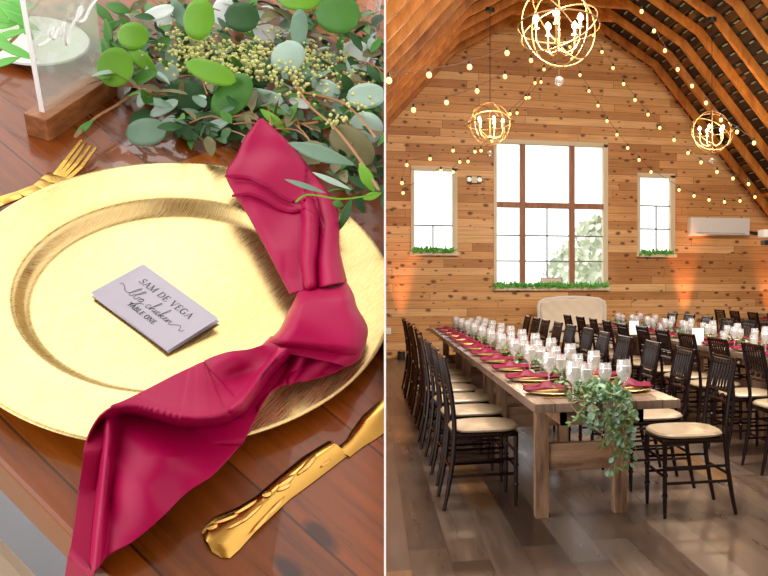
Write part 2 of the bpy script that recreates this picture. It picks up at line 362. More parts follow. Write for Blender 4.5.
# ------------------------------------------------------------------ chairs
def chair():
    r = empty('chiavari_chair', (0, 0, 0)); ma = M['mahogany']
    fr = MB().box(-.19, .20, -.19, .19, .425, .455); fr.build('seat', ma, r, bevel=.012)
    # cushion: rounded square pad
    cu = MB(); n = 28; prof = [(0, .458), (.90, .456), (1.02, .464), (1.03, .474), (.98, .486), (.80, .494), (.45, .498), (0.001, .500)]
    for q, (s_, z) in enumerate(prof):
        for k in range(n):
            a = 2 * PI * k / n; c_, s2 = math.cos(a), math.sin(a); e = .62
            x = math.copysign(abs(c_) ** e, c_) * .205 * s_; yy = math.copysign(abs(s2) ** e, s2) * (.205 if x > 0 else .20) * s_
            cu.v.append((x + .01, yy, z))
        if q:
            for k in range(n): k2 = (k + 1) % n; cu.f.append(((q-1)*n + k, (q-1)*n + k2, q*n + k2, q*n + k))
    cu.build('cushion', M['cushion'], r)
    for sy in (-1, 1):
        pts = [(.185, .175 * sy, z) for z in (0, .06, .12, .125, .135, .14, .24, .245, .255, .26, .36, .43)]
        rr = [.010, .0125, .014, .018, .018, .014, .0145, .019, .019, .0145, .015, .016]
        MB().tube(pts, rr, 8).build('leg', ma, r)
        pts = [(-.25, .175 * sy, 0), (-.225, .175 * sy, .12), (-.2, .175 * sy, .27), (-.185, .175 * sy, .44), (-.19, .175 * sy, .55), (-.205, .175 * sy, .68), (-.225, .175 * sy, .80), (-.25, .175 * sy, .915), (-.252, .175 * sy, .92)]
        MB().tube(pts, [.011, .014, .015, .016, .015, .0145, .014, .0125, .008], 8).build('leg', ma, r)
    st = MB()
    for z in (.20, .29):
        for sy in (-1, 1): st.tube([(-.215 + (z - .2) * .2, .175 * sy, z), (.185, .175 * sy, z)], .009, 6)
    for z in (.24,):
        st.tube([(.185, -.175, z), (.185, .175, z)], .009, 6); st.tube([(-.205, -.175, z), (-.205, .175, z)], .009, 6)
    st.tube([(.185, -.175, .33), (.185, .175, .33)], .009, 6)
    st.build('stretcher', ma, r)
    bk = MB()
    def bx(z): return -.25 + (.915 - z) * .22 if z > .68 else -.19 - (z - .44) * .06
    bk.tube([(bx(.905) - .0, y_, .905) for y_ in (-.175, -.08, .08, .175)], [.013] * 4, 8)
    bk.tube([(bx(.87), -.175, .87), (bx(.87), .175, .87)], .008, 6)
    for z in (.72, .655): bk.tube([(bx(z), -.175, z), (bx(z), .175, z)], .010, 6)
    for k in range(7):
        y_ = -.135 + .045 * k; bk.tube([(bx(.72), y_, .72), (bx(.81) , y_, .81), (bx(.90), y_, .90)], [.0065, .0085, .0065], 6)
    for k in range(3): bk.ball((bx(.688), -.09 + .09 * k, .688), .016, 8, 5)
    bk.build('backrest', ma, r)
    return r
proto = chair(); first = [True]
def place_chair(x, y, rz, label, group):
    if first[0]: o = proto; first[0] = False
    else: o = dup(proto, (0, 0, 0))
    o.location = (x, y, 0); o.rotation_euler = (0, 0, rz); tag(o, label, 'chair', group)
rj = random.Random(5)
def chair_row(xback, face, ys, side, tbl):
    for k, y in enumerate(ys):
        x = xback + face * .25
        place_chair(x + rj.uniform(-.015, .015), y, (0 if face > 0 else PI) + rj.uniform(-.04, .04), 'dark wood chair %s from the front on the %s side of the %s table row' % (ORD[k] if k else 'first', side, tbl), 'chairs along the %s side of the %s table row' % (side, tbl))
chair_row(.42, 1, [5.28 + .645 * k for k in range(10)], 'left', 'near')
chair_row(2.08, -1, [4.80 + .66 * k for k in range(11)], 'right', 'near')
chair_row(2.70, 1, [5.02 + .66 * k for k in range(11)], 'left', 'middle')
chair_row(4.42, -1, [7.4 + .66 * k for k in range(8)], 'right', 'middle')
chair_row(5.72, 1, [8.1 + .66 * k for k in range(9)], 'left', 'far')

# ------------------------------------------------------------------ tables
def farm_table(x0, x1, y0, y1, legs, label, group):
    r = empty('farm_table', ((x0 + x1) / 2, (y0 + y1) / 2, 0)); hx = (x1 - x0) / 2; hy = (y1 - y0) / 2; ym = (y0 + y1) / 2
    MB().box(-hx, hx, -hy, hy, .715, .76).build('tabletop', M['tabletop'], r, bevel=.005)
    MB().box(-hx + .16, hx - .16, -hy + .12, -hy + .15, .63, .715).box(-hx + .16, hx - .16, hy - .15, hy - .12, .63, .715).box(-hx + .16, -hx + .19, -hy + .12, hy - .12, .63, .715).box(hx - .19, hx - .16, -hy + .12, hy - .12, .63, .715).build('apron', M['tablebar'], r)
    for ly in legs:
        for sx in (-.20, .27):
            MB().box(sx - .038, sx + .038, ly - ym - .04, ly - ym + .04, 0, .714).build('leg', M['tableleg'], r, bevel=.004)
        MB().box(-.161, .231, ly - ym - .025, ly - ym + .025, .27, .425).build('crossbar', M['tablebar'], r, bevel=.004)
    tag(r, label, 'table', group); return r
T1 = (.785, 1.545); T2 = (3.07, 3.87); T3 = (6.12, 6.92)
farm_table(*T1, 4.10, 6.715, [4.84, 6.36], 'grey-brown farm table with a garland hanging off its near end', 'farm tables end to end in the near row')
farm_table(*T1, 6.72, 9.145, [7.09, 8.75], 'grey-brown farm table second from the front in the near row', 'farm tables end to end in the near row')
farm_table(*T1, 9.15, 11.6, [9.52, 11.2], 'grey-brown farm table at the back end of the near row', 'farm tables end to end in the near row')
farm_table(*T2, 4.7, 7.195, [5.2, 6.8], 'grey-brown farm table at the front of the middle row', 'farm tables end to end in the middle row')
farm_table(*T2, 7.2, 9.695, [7.6, 9.3], 'grey-brown farm table in the centre of the middle row', 'farm tables end to end in the middle row')
farm_table(*T2, 9.7, 12.2, [10.1, 11.8], 'grey-brown farm table at the back end of the middle row', 'farm tables end to end in the middle row')
farm_table(*T3, 7.8, 10.795, [8.3, 10.3], 'grey-brown farm table at the front of the far row', 'farm tables end to end in the far row')
farm_table(*T3, 10.8, 13.8, [11.3, 13.3], 'grey-brown farm table at the back of the far row', 'farm tables end to end in the far row')

# tableware prototypes
def once(mk):
    st = {'p': None}
    def place(loc, rz, label, cat, group, sc=1):
        if st['p'] is None: st['p'] = o = mk()
        else: o = dup(st['p'], (0, 0, 0))
        o.location = loc; o.rotation_euler = (0, 0, rz); o.scale = (sc, sc, sc); tag(o, label, cat, group); return o
    return place
def mk_charger():
    return MB().lathe([(.001, .004), (.10, .004), (.112, .012), (.163, .017), (.166, .015), (.112, .007), (.10, 0), (.001, 0)], 28).build('charger_plate', M['goldfar'])
def mk_goblet():
    r = empty('water_goblet', (0, 0, 0))
    MB().lathe([(.001, 0), (.034, 0), (.034, .003), (.006, .008), (.0045, .06), (.010, .078), (.034, .10), (.043, .13), (.042, .165), (.037, .20), (.0355, .20), (.0405, .165), (.041, .13), (.032, .103), (.001, .082)], 14).build('bowl_and_stem', M['glass'], r)
    MB().lathe([(.001, .084), (.030, .104), (.039, .13), (.039, .165), (.001, .168)], 12).build('iced_water', M['water'], r)
    return r
def mk_votive():
    r = empty('candle_glass', (0, 0, 0))
    MB().lathe([(.001, 0), (.036, 0), (.038, .12), (.036, .12), (.034, .004), (.001, .004)], 14).build('glass_cylinder', M['glass'], r)
    MB().lathe([(.001, .005), (.031, .005), (.031, .085), (.004, .09), (.002, .10), (.001, .101)], 12).build('candle', M['wax'], r)
    return r
def mk_napkin():
    # a folded napkin knotted in the middle, laid across the plate along local x
    r = MB(); rows = []
    N = 26
    for i in range(N + 1):
        t = i / N; x = -.20 + .36 * t; k = math.exp(-((t - .66) / .10) ** 2)
        w = (.070 + .045 * abs(t - .66)) * (1 - .40 * k) * (1.0 if t > .06 else .45)
        rows.append([(x + .02 * math.sin(2 * u), w * u - .05 * (t - .6), .020 + (.012 + .030 * k) * math.cos(u * 1.5) + .006 * math.sin(7 * u + 2 * t) * (1 - k)) for u in [-1, -.85, -.7, -.5, -.3, -.1, .1, .3, .5, .7, .85, 1]])
    r.grid(rows); return r.build('dinner_napkin', M['maroon'], solid=.006)
def mk_fork():
    s_ = MB(); s_.bar((0, -.10, .004), (0, .03, .004), .008, .003)
    for k in (-1, 0, 1): s_.bar((k * .006, .03, .004), (k * .006, .09, .006), .003, .002)
    s_.bar((-.009, .03, .004), (.009, .03, .004), .01, .003); return s_.build('table_fork', M['goldflat'])
def mk_knife():
    return MB().bar((0, -.11, .004), (0, -.01, .005), .012, .006).bar((0, -.01, .004), (.002, .11, .004), .016, .002).build('table_knife', M['goldflat'])
def mk_card():
    s_ = MB(); s_.smooth = False; s_.box(-.055, .055, -.0015, .0015, 0, .16); return s_.build('menu_card', M['paper'])
pl, gb, vo, nk, fk, kn, mc = map(once, (mk_charger, mk_goblet, mk_votive, mk_napkin, mk_fork, mk_knife, mk_card))
rt = random.Random(11)
def settings(T, ys, side, tbl, cutlery=3):
    # side 'left': plate near x0
    for k, y in enumerate(ys):
        o = (ORD[k] if k else 'first') + ' from the front on the %s side of the %s table row' % (side, tbl)
        g = ' on the %s side of the %s table row' % (side, tbl)
        s = 1 if side == 'left' else -1; xe = T[0] if side == 'left' else T[1]
        pl((xe + s * .19, y, .7605), 0, 'gold plate ' + o, 'plate', 'gold plates' + g)
        nk((xe + s * .18, y + .01, .7605), (PI if side == 'left' else 0) + .12 + rt.uniform(-.12, .12), 'maroon napkin ' + o, 'napkin', 'maroon napkins' + g)
        gb((xe + s * .24, y - .21, .76), 0, 'water goblet ' + o, 'glass', 'water goblets' + g, .95)
        gb((xe + s * .325, y - .145, .76), 0, 'wine glass ' + o, 'glass', 'wine glasses' + g, .84)
        if k < cutlery:
            fk((xe + s * .19, y + s * .22, .7605), -PI / 2 * s, 'gold fork ' + o, 'fork', 'gold forks' + g)
            kn((xe + s * .19, y - s * .22, .7605), -PI / 2 * s, 'gold knife ' + o, 'knife', 'gold knives' + g)
settings(T1, [4.50 + .62 * k for k in range(11)], 'left', 'near')
settings(T1, [4.52 + .62 * k for k in range(11)], 'right', 'near')
settings(T2, [5.02 + .64 * k for k in range(11)], 'left', 'middle', 0)
settings(T2, [5.02 + .64 * k for k in range(11)], 'right', 'middle', 0)
settings(T3, [8.1 + .66 * k for k in range(8)], 'left', 'far', 0)
# garland runners, one per row, and candles among them
def runner(T, y0, y1, label, hang=False, dens=70, seed=1):
    xm = (T[0] + T[1]) / 2; r = empty('greenery_garland', (xm, y0, .76)); rn = random.Random(seed); a = MB(); b = MB(); st = MB(); L = y1 - y0
    def sp(m, p, s0):
        d = Vector((rn.uniform(-1, 1), rn.uniform(-1, 1), rn.uniform(-.1, .9))); m.leaf(p, d, (rn.uniform(-.6, .6), rn.uniform(-.6, .6), 1), s0 * rn.uniform(.7, 1.3), s0 * rn.uniform(.3, .6))
    for i in range(int(L * dens)):
        y = rn.random() * L; w = .10; p = Vector((rn.gauss(0, w * .6), y, rn.uniform(.005, .06)))
        sp(a if rn.random() < .6 else b, p, .055)
    pts = [(.03 * math.sin(k * 1.3), L * k / 30, .02) for k in range(31)]
    st.tube(pts, .006, 5)
    if hang:
        for q in range(420):
            p = Vector((rn.gauss(-.01, .07), rn.uniform(-.06, .50), rn.uniform(.005, .055)))
            sp(a if rn.random() < .6 else b, p, .045)
        for j in range(34):
            x0 = rn.gauss(.0, .075); ln = rn.uniform(.10, .40) * (1 - min(.7, abs(x0) * 2.6)); yy0 = rn.uniform(-.03, .06)
            pts = [(x0 * .75, yy0 + .16, .05), (x0 * .9, .01, .045), (x0 + rn.uniform(-.01, .02), -.045 - .04 * rn.random(), -.01), (x0 + rn.uniform(-.03, .04), -.055 - .05 * rn.random(), -ln * .5), (x0 + rn.uniform(-.05, .06), -.05, -ln)]
            st.tube(pts, .0022, 4)
            m_ = b if j % 2 else a
            for q in range(int(16 + ln * 50)):
                t = rn.random(); u_ = t * (len(pts) - 1); k = min(int(u_), len(pts) - 2); p = Vector(pts[k]).lerp(Vector(pts[k + 1]), u_ - k)
                d = Vector((rn.uniform(-1, 1), rn.uniform(-.8, .3), rn.uniform(-1, .3)))
                m_.leaf(p, d, (rn.uniform(-.5, .5), -1, rn.uniform(-.2, 1)), rn.uniform(.022, .042), rn.uniform(.008, .013) if m_ is a else rn.uniform(.016, .028), round_=m_ is b)
    a.build('leaves', M['leaf'], r); b.build('leaves', M['leafg'], r); st.build('stems', M['stem'], r)
    tag(r, label, 'garland')
runner(T1, 4.1, 11.5, 'green leaf garland along the near table row, spilling over its near end', True, 120)
runner(T2, 4.8, 12.1, 'green leaf garland down the middle table row', seed=2)
runner(T3, 7.9, 13.7, 'green leaf garland down the far table row', seed=3, dens=50)
for nm, T, ys in (('near', T1, [4.95 + .62 * k for k in range(10)]), ('middle', T2, [5.3 + .64 * k for k in range(10)]), ('far', T3, [8.4 + .7 * k for k in range(7)])):
    for k, y in enumerate(ys):
        vo(((T[0] + T[1]) / 2 + rt.uniform(-.07, .07), y, .762), 0, 'white candle in a clear glass, %s from the front of the %s table row' % (ORD[k] if k else 'first', nm), 'candle', 'candles in glasses on the %s table row' % nm, 1.0)
for k, (px, py) in enumerate([(634, 334), (698, 344)]):
    p = at_z(px, py, .77); mc((p.x, p.y, .762), -.25, ['upright white menu card among the glasses on the middle table row, further one', 'upright white menu card among the glasses on the middle table row, nearer one'][k], 'menu card', 'menu cards on the middle table row')

# ------------------------------------------------------------------ settee, sign, sill garlands, air conditioner, fittings
r = empty('settee', (3.6, 15.15, 0))
bk = MB(); rows = []
for i in range(13):
    z = .5 + .60 * i / 12; row = []
    for j in range(29):
        x = -.60 + 1.2 * j / 28; top = 1.0 - .10 * (x / .60) ** 4 if True else 1
        zz = .5 + (.60 * top - .02) * i / 12 - (0.0); row.append((x, -.04 - .02 * math.cos(x * 26) * math.cos((zz) * 26), zz))
    rows.append(row)
bk.grid(rows); bk.build('tufted_back', M['linen'], r, solid=.08)
fr = MB(); fr.tube([(-.62, 0, .3), (-.63, 0, .95), (-.61, 0, 1.02), (-.5, 0, 1.075), (-.25, 0, 1.10), (0, 0, 1.11), (.25, 0, 1.10), (.5, 0, 1.075), (.61, 0, 1.02), (.63, 0, .95), (.62, 0, .3)], .028, 8); fr.build('carved_frame', M['settee'], r)
MB().box(-.6, .6, -.62, -.06, .32, .47).build('seat_pad', M['linen'], r, bevel=.03)
for x in (-.57, .57):
    MB().tube([(x, -.58, 0), (x, -.58, .3), (x, -.55, .62), (x, -.3, .68), (x, -.02, .66)], .022, 8).build('arm', M['settee'], r)
    MB().tube([(x, -.02, 0), (x, 0, .35)], .022, 8).build('leg', M['settee'], r)
tag(r, 'tufted beige settee with white curved frame under the big window', 'sofa')
o = MB().box(-.22, .22, -.02, .02, 0, .22).build('framed_sign', M['linen'], loc=(3.36, YB - .06 + .06, 1.29), bevel=.004)
p = at_y(551.5, 287, YB); r = empty('framed_sign', (p.x, YB + .0, 1.292)); bpy.data.objects.remove(o)
MB().box(-.21, .21, -.015, .01, 0, .18).build('frame', M['steel'], r, bevel=.004); MB().box(-.19, .19, -.018, -.0151, .02, .16).build('board', M['linen'], r)
tag(r, 'small beige framed board leaning on the sill of the big window', 'sign')
def sill(x0, x1, z, label, seed):
    r = empty('window_garland', (x0, YB - .04, z)); rn = random.Random(seed); a = MB()
    for i in range(int((x1 - x0) * 260)):
        p = Vector((rn.random() * (x1 - x0), rn.uniform(-.05, .02), rn.uniform(0, .04)))
        a.leaf(p, (rn.uniform(-1, 1), rn.uniform(-1, .1), rn.uniform(-.4, 1)), (rn.uniform(-.5, .5), -1, .6), rn.uniform(.05, .11), rn.uniform(.02, .045))
    a.build('leaves', M['leafbright'], r); s_ = MB().tube([((x1 - x0) * t / 10, 0, .01 + .01 * math.sin(t * 2)) for t in range(11)], .006, 5); s_.build('stem', M['stem'], r)
    tag(r, label, 'garland')
sill(W1[0] - .02, W1[1] + .05, W1[2] + .01, 'bright green leaf garland along the sill of the big window', 1)
sill(W2[0], W2[1], W2[2] + .01, 'short green leaf garland on the sill of the left small window', 2)
sill(W3[0], W3[1], W3[2] + .01, 'short green leaf garland on the sill of the right small window', 3)
p = at_y(687, 236, YB); q = at_y(746, 219, YB)
r = empty('air_conditioner', ((p.x + q.x) / 2, YB - .002, p.z)); w = (q.x - p.x) / 2; h = q.z - p.z
MB().hexa([(-w, -.17, .02), (w, -.17, .02), (w, 0, 0), (-w, 0, 0)], [(-w, -.20, h), (w, -.20, h), (w, 0, h), (-w, 0, h)]).build('casing', M['white'], r, bevel=.02)
MB().box(-w + .12, w - .1, -.19, -.16, .03, .05).build('air_flap', M['white'], r); MB().box(-w + .13, w - .11, -.192, -.17, .052, .06).build('outlet_slot', M['steel'], r)
tag(r, 'white wall-mounted air conditioner at the right of the plank wall', 'air conditioner')
p = at_y(747, 236, YB); o = MB().tube([(0, -.04, 0), (.12, -.05, -.03), (.28, -.05, -.03), (.42, -.05, -.07)], .035, 8).build('black_hose', M['dark'], loc=(p.x, YB - .002, p.z + .08)); tag(o, 'short black pipe beside the white air conditioner', 'pipe')
p = at_depth(766, 238, 14.4)
r = empty('projector', p); MB().box(-.1, .25, -.12, .12, 0, .14).build('body', M['white'], r, bevel=.02); MB().box(-.06, .2, -.08, .08, -.12, -.04).build('mount_bracket', M['dark'], r); MB().bar((.1, 0, .1), (.1, 0, 1.0), .03, .03, up=(0, 1, 0)).build('hanging_rod', M['dark'], r)
tag(r, 'white projector on a black bracket at the right end of the wall', 'projector')
p = at_y(474, 180, YB); r = empty('emergency_light', (p.x, YB - .002, p.z)); MB().box(-.13, .13, -.05, 0, -.07, .07).build('housing', M['dark'], r, bevel=.01); MB().box(-.05, .05, -.06, -.05, -.06, .06).build('front_plate', M['casing'], r)
for sx in (-1, 1): MB().ball((sx * .095, -.06, 0), .045, 10, 6).build('lamp_head', M['lens'], r)
tag(r, 'twin-headed emergency light on the wall left of the big window', 'light')
p = at_y(387, 331, YB); o = MB().box(-.04, .06, -.015, 0, -.06, .06).build('outlet_plate', M['white'], loc=(p.x + .01, YB - .002, p.z), bevel=.004); tag(o, 'white outlet plate low on the plank wall', 'outlet')

# ------------------------------------------------------------------ chandeliers
def mk_chand():
    r = empty('orb_chandelier', (0, 0, 0)); R_ = .32; g = M['champ']
    def ring(ax, rad, name='ring'):
        ax = Vector(ax).normalized(); u_ = ax.orthogonal().normalized(); v_ = ax.cross(u_); pts = [(u_ * math.cos(2*PI*k/48) + v_ * math.sin(2*PI*k/48)) * rad for k in range(48)]
        mb = MB()
        for k in range(48):
            pass
        mb.tube(pts, .0062, 6, closed=True); mb.build(name, g, r)
    ring((0, .12, 1), R_ * 1.05); ring((.15, 1, 0), R_); ring((1, .3, .1), R_ * .98); ring((.8, -.3, .75), R_ * 1.0); ring((-.75, -.45, .8), R_ * 1.03)
    MB().tube([(0, 0, R_ + .02), (0, 0, -.2)], .008, 6).ball((0, 0, -.2), .03, 8, 5).build('centre_rod', g, r)
    for k in range(5):
        a = 2 * PI * k / 5 + .3; c_, s_ = math.cos(a), math.sin(a)
        arm = MB().tube([(0, 0, -.19), (.07 * c_, .07 * s_, -.22), (.15 * c_, .15 * s_, -.19), (.19 * c_, .19 * s_, -.12), (.19 * c_, .19 * s_, -.03)], .006, 6).build('arm', g, r)
        MB().lathe([(.001, -.03), (.028, -.028), (.03, -.022), (.011, -.02), (.011, .02), (.001, .022)], 10, (.19 * c_, .19 * s_, 0)).build('candle_sleeve', M['casing'], arm)
        MB().lathe([(.004, .02), (.020, .034), (.027, .052), (.020, .072), (.002, .092)], 10, (.19 * c_, .19 * s_, 0)).build('bulb', M['flame'], arm)
    MB().tube([(0, 0, -R_ * .96), (0, 0, -R_ - .09)], .003, 5).build('drop_chain', g, r)
    MB().ball((0, 0, -R_ - .12), .04, 8, 6).build('crystal_ball', M['crystal'], r)
    return r
cp = once(mk_chand)
CHS = []
for k, (px, py, d, lab, zt) in enumerate([(559, 27, 6.9, 'large-looking round orb chandelier hanging nearest, above the tables', 5.3), (490, 124, 12.7, 'orb chandelier hanging left of the big window', 5.45), (712, 132, 13.0, 'orb chandelier hanging in front of the right rafters', 5.4)]):
    p = at_depth(px, py, d); o = cp(p, .3 + .5 * k, lab, 'chandelier', 'orb chandeliers'); CHS.append((o, zt - p.z))
    li = bpy.data.lights.new('chandelier_light', 'POINT'); li.energy = 75; li.color = (1, .72, .42); li.shadow_soft_size = .12
    lo = bpy.data.objects.new('chandelier_light', li); C.objects.link(lo); lo.location = p + Vector((0, 0, .0))

for o, top in CHS:
    hb = MB().tube([(0, 0, .34), (0, 0, top)], .006, 5).build('hanging_chain', M['dark'], o)
    MB().lathe([(.001, top - .03), (.07, top - .03), (.07, top + .02), (.001, top + .02)], 14).build('ceiling_canopy', M['dark'], o)
# ------------------------------------------------------------------ string lights
def string(pts, label, r0=.027):
    # pts: (px, py, depth)
    P_ = [at_depth(*q) for q in pts]; r = empty('string_light', P_[0]); o0 = P_[0]; W = []
    for a, b in zip(P_[:-1], P_[1:]):
        n = 5
        for k in range(n): t = k / n; w = a.lerp(b, t); W.append(w - o0 + Vector((0, 0, .07 - .02 * math.sin(PI * t))))
    W.append(P_[-1] - o0 + Vector((0, 0, .07)))
    MB().tube(W, .004, 4).build('cable', M['wire'], r)
    for p in P_:
        q = p - o0
        b = MB().ball(q, r0, 10, 7, 1.15).build('bulb', M['bulb'], r)
        MB().lathe([(.012, r0 * .9), (.014, .07), (.001, .072)], 8, q).build('socket', M['dark'], b)
    tag(r, label, 'string lights', 'strings of warm bulbs')
string([(389, 80.5, 7.6), (429, 75, 8.2), (469.5, 67, 8.8), (507, 53, 9.4)], 'nearest string of warm bulbs swagging from the left rafters')
string([(413.5, 110, 9.6), (446.5, 102.5, 10), (477, 91, 10.4), (505, 76.5, 10.8), (531, 60.4, 11.2), (556, 40, 11.6)], 'second string of warm bulbs, below the nearest one on the left')
string([(402, 183, 12.4), (406.6, 165, 12.6), (430, 159, 13), (453, 150.7, 13.4), (475, 151.7, 13.6), (492, 141, 13.8), (510, 114, 14), (526, 98, 14), (535, 83, 14), (544, 69.4, 14), (572, 59, 14)], 'string of warm bulbs curving left of the big window up behind the chandelier', .024)
string([(403, 193, 13.6), (441, 171, 13.8), (453, 172, 14), (459.7, 162, 14.2), (468, 161.5, 14.3), (481, 150.7, 14.4), (517, 113, 14.6), (529, 97.6, 14.6), (541, 82, 14.6), (555, 66, 14.6)], 'lowest string of warm bulbs on the left of the back wall', .024)
string([(565, 43, 14.2), (570, 47, 14.2), (580, 75, 14.2), (589, 91, 14.2), (598, 105.6, 14.2), (607, 121, 14.2), (617, 134.7, 14.2), (627.7, 148, 14.2), (639, 160, 14.2), (651, 172, 14.2), (679, 190, 14.3), (694, 196, 14.3), (709, 200, 14.3), (724.5, 202, 14.3), (740, 201, 14.3), (755, 197, 14.3)], 'lowest string of warm bulbs falling right of the big window', .024)
string([(593, 35, 13.2), (602, 52, 13.2), (613, 68, 13.2), (623.6, 84, 13.2), (635, 100, 13.2), (648, 114.6, 13.2), (659.7, 127.8, 13.2), (674, 140, 13.2), (688, 153, 13.1), (701, 162.5, 13.0), (717, 172, 12.9), (733, 178.5, 12.8), (748.5, 184, 12.7)], 'middle string of warm bulbs falling to the right', .024)
string([(641.6, 11.5, 11.2), (654, 31, 11.3), (665, 50.7, 11.4), (677.7, 69.4, 11.5), (692, 86, 11.4), (706, 103, 11.3), (721, 120, 11.2), (737, 132, 11.1), (754, 143, 10.9)], 'topmost string of warm bulbs crossing the right rafters', .025)

# uplights at the foot of the back wall
for k, (px, e) in enumerate([(401, 26), (684, 34), (767, 22)]):
    p = at_y(px, 355, YB); r = empty('uplight', (p.x, YB - .22, 0)); MB().lathe([(.001, 0), (.07, 0), (.07, .14), (.06, .15), (.001, .13)], 14).build('can', M['dark'], r); MB().lathe([(.001, .141), (.055, .145)], 14).build('lens', emit('amber_lens_%s' % 'abc'[k], (1, .25, .08), 2), r)
    tag(r, ['floor uplight washing the wall amber below the left small window', 'floor uplight washing the wall amber left of the air conditioner', 'floor uplight washing the wall amber at the right edge'][k], 'light', 'amber uplights along the back wall')
    li = bpy.data.lights.new('uplight_beam', 'SPOT'); li.energy = e * 11; li.color = (1, .36, .18); li.spot_size = math.radians(28); li.spot_blend = .8; li.shadow_soft_size = .05
    lo = bpy.data.objects.new('uplight_beam', li); C.objects.link(lo); lo.location = (p.x, YB - .22, .16); lo.rotation_euler = (PI - .06, 0, 0)

# ------------------------------------------------------------------ light
li = bpy.data.lights.new('hall_lamp', 'AREA'); li.energy = 1350; li.color = (1, .95, .87); li.shape = 'RECTANGLE'; li.size = 7; li.size_y = 2.5  # unseen area lamp, added above the near end to brighten the barn
lo = bpy.data.objects.new('hall_lamp', li); C.objects.link(lo); lo.location = (3.3, 5.0, 6.3); lo.rotation_euler = (math.radians(50), 0, 0)
w = bpy.data.worlds.new('world'); bpy.context.scene.world = w; w.use_nodes = True; nt = w.node_tree; bg = nt.nodes['Background']
def wn(t, ins, **at):
    nd = nt.nodes.new(t)
    for k, v in at.items(): setattr(nd, k, v)
    for k, v in ins.items():
        if isinstance(v, bpy.types.NodeSocket): nt.links.new(v, nd.inputs[k])
        else: nd.inputs[k].default_value = v
    return nd
gd = wn('ShaderNodeTexCoord', {}).outputs['Generated']
side = wn('ShaderNodeVectorMath', {0: gd, 1: tuple(-Rv)}, operation='DOT_PRODUCT').outputs['Value']
fwd = wn('ShaderNodeVectorMath', {0: gd, 1: (0, 1, 0)}, operation='DOT_PRODUCT').outputs['Value']
s1 = wn('ShaderNodeMapRange', {0: side, 1: -.28, 2: .22}, interpolation_type='SMOOTHSTEP').outputs[0]
s2 = wn('ShaderNodeMapRange', {0: fwd, 1: .55, 2: .9}, interpolation_type='SMOOTHSTEP').outputs[0]
c1 = wn('ShaderNodeMix', {0: s1, 6: (.38, .26, .15, 1), 7: (.92, .89, .84, 1)}, data_type='RGBA').outputs[2]
s3 = wn('ShaderNodeMapRange', {0: side, 1: .12, 2: .42}, interpolation_type='SMOOTHSTEP').outputs[0]
c1 = wn('ShaderNodeMix', {0: s3, 6: c1, 7: (2.8, 2.75, 2.7, 1)}, data_type='RGBA').outputs[2]
c2 = wn('ShaderNodeMix', {0: s2, 6: c1, 7: (1.9, 1.93, 1.96, 1)}, data_type='RGBA').outputs[2]
nt.links.new(c2, bg.inputs[0]); bg.inputs[1].default_value = 1.0
# ================================================================== the place setting on its own table
# local frame of this table: u along its edge, v away from the sitter, h up from the plate rim
def c2w(x, y, z): return Rv * x + Vector((0, 0, -1)) * y + Fv * z
Nn = c2w(.2592014, -.72931701, -.6331756).normalized(); Uu = c2w(.79118744, .53633404, -.29388474); Uu = (Uu - Nn * Uu.dot(Nn)).normalized(); Vv = Nn.cross(Uu)
Oo = CAM + c2w(-.31692817, -.00216968, .69374082)
FR = Matrix((( Uu.x, Vv.x, Nn.x, Oo.x), (Uu.y, Vv.y, Nn.y, Oo.y), (Uu.z, Vv.z, Nn.z, Oo.z), (0, 0, 0, 1))); FRi = FR.inverted()
HT = -.018                                   # table top height in this frame
def L(px, py, h=0.0):                        # the spot h above the plate rim seen at px, py
    r_ = ray(px, py); t = ((Oo - CAM).dot(Nn) + h) / r_.dot(Nn); return FRi @ (CAM + r_ * t)
def seen(q): 
    d = (FR @ Vector(q)) - CAM; z = d.dot(Fv); return cx + f * d.dot(Rv) / z, cy - f * d.z / z
CUTN = (FRi.to_3x3() @ Vector((0, 0, 1)).cross(ray(383.9, 284))).normalized() * (-1)
if CUTN.dot(FRi.to_3x3() @ Rv) < 0: CUTN = -CUTN
CUTP = FRi @ CAM
def lempty(name, q):
    r = bpy.data.objects.new(name, None); r.empty_display_size = .02; C.objects.link(r); r.matrix_world = FR @ Matrix.Translation(q); return r
def lb(mb, name, mat, root=None, base=None, **k):
    base = Vector(base if base is not None else (0, 0, 0)); q = MB(); q.smooth = mb.smooth
    q.v = [(v[0] - base.x, v[1] - base.y, v[2] - base.z) for v in mb.v]; q.f = mb.f
    k.setdefault('cut', (CUTP - base, CUTN))
    o = q.build(name, mat, root, **k)
    if root is None: o.matrix_world = FR @ Matrix.Translation(base)
    return o
def interp(tab, x):
    if x <= tab[0][0]: return tab[0][1]
    for (a, b), (c_, d) in zip(tab, tab[1:]):
        if x <= c_: t = (x - a) / (c_ - a); t = t * t * (3 - 2 * t); return b + (d - b) * t
    return tab[-1][1]
def sdist(p, line):                          # signed distance in pixels from a polyline, + on its right-hand side, and position along it
    best = 1e9; sg = 1; al = 0; acc = 0
    for a, b in zip(line, line[1:]):
        dx, dy = b[0] - a[0], b[1] - a[1]; l2 = dx * dx + dy * dy; t = max(0, min(1, ((p[0] - a[0]) * dx + (p[1] - a[1]) * dy) / l2)); ln = math.sqrt(l2)
        ex, ey = p[0] - a[0] - t * dx, p[1] - a[1] - t * dy; d = math.hypot(ex, ey)
        if d < best: best = d; sg = 1 if dx * ey - dy * ex > 0 else -1; al = acc + t * ln
        acc += ln
    return best * sg, al / acc
M['ltable'] = planks('stained_table_boards', [(0, srgb(70, 30, 3)), (.5, srgb(128, 60, 6)), (1, srgb(176, 94, 12))], 0, 1, .0815, 2.0, rough=.30, roughv=.06, seam=srgb(30, 14, 8), seamw=.022, grain=.4, gsc=(6, 90), knot=srgb(40, 18, 8), kn_sc=(5, 14), kn_t=.1, bump=.15, spec=.38, coat=.55)
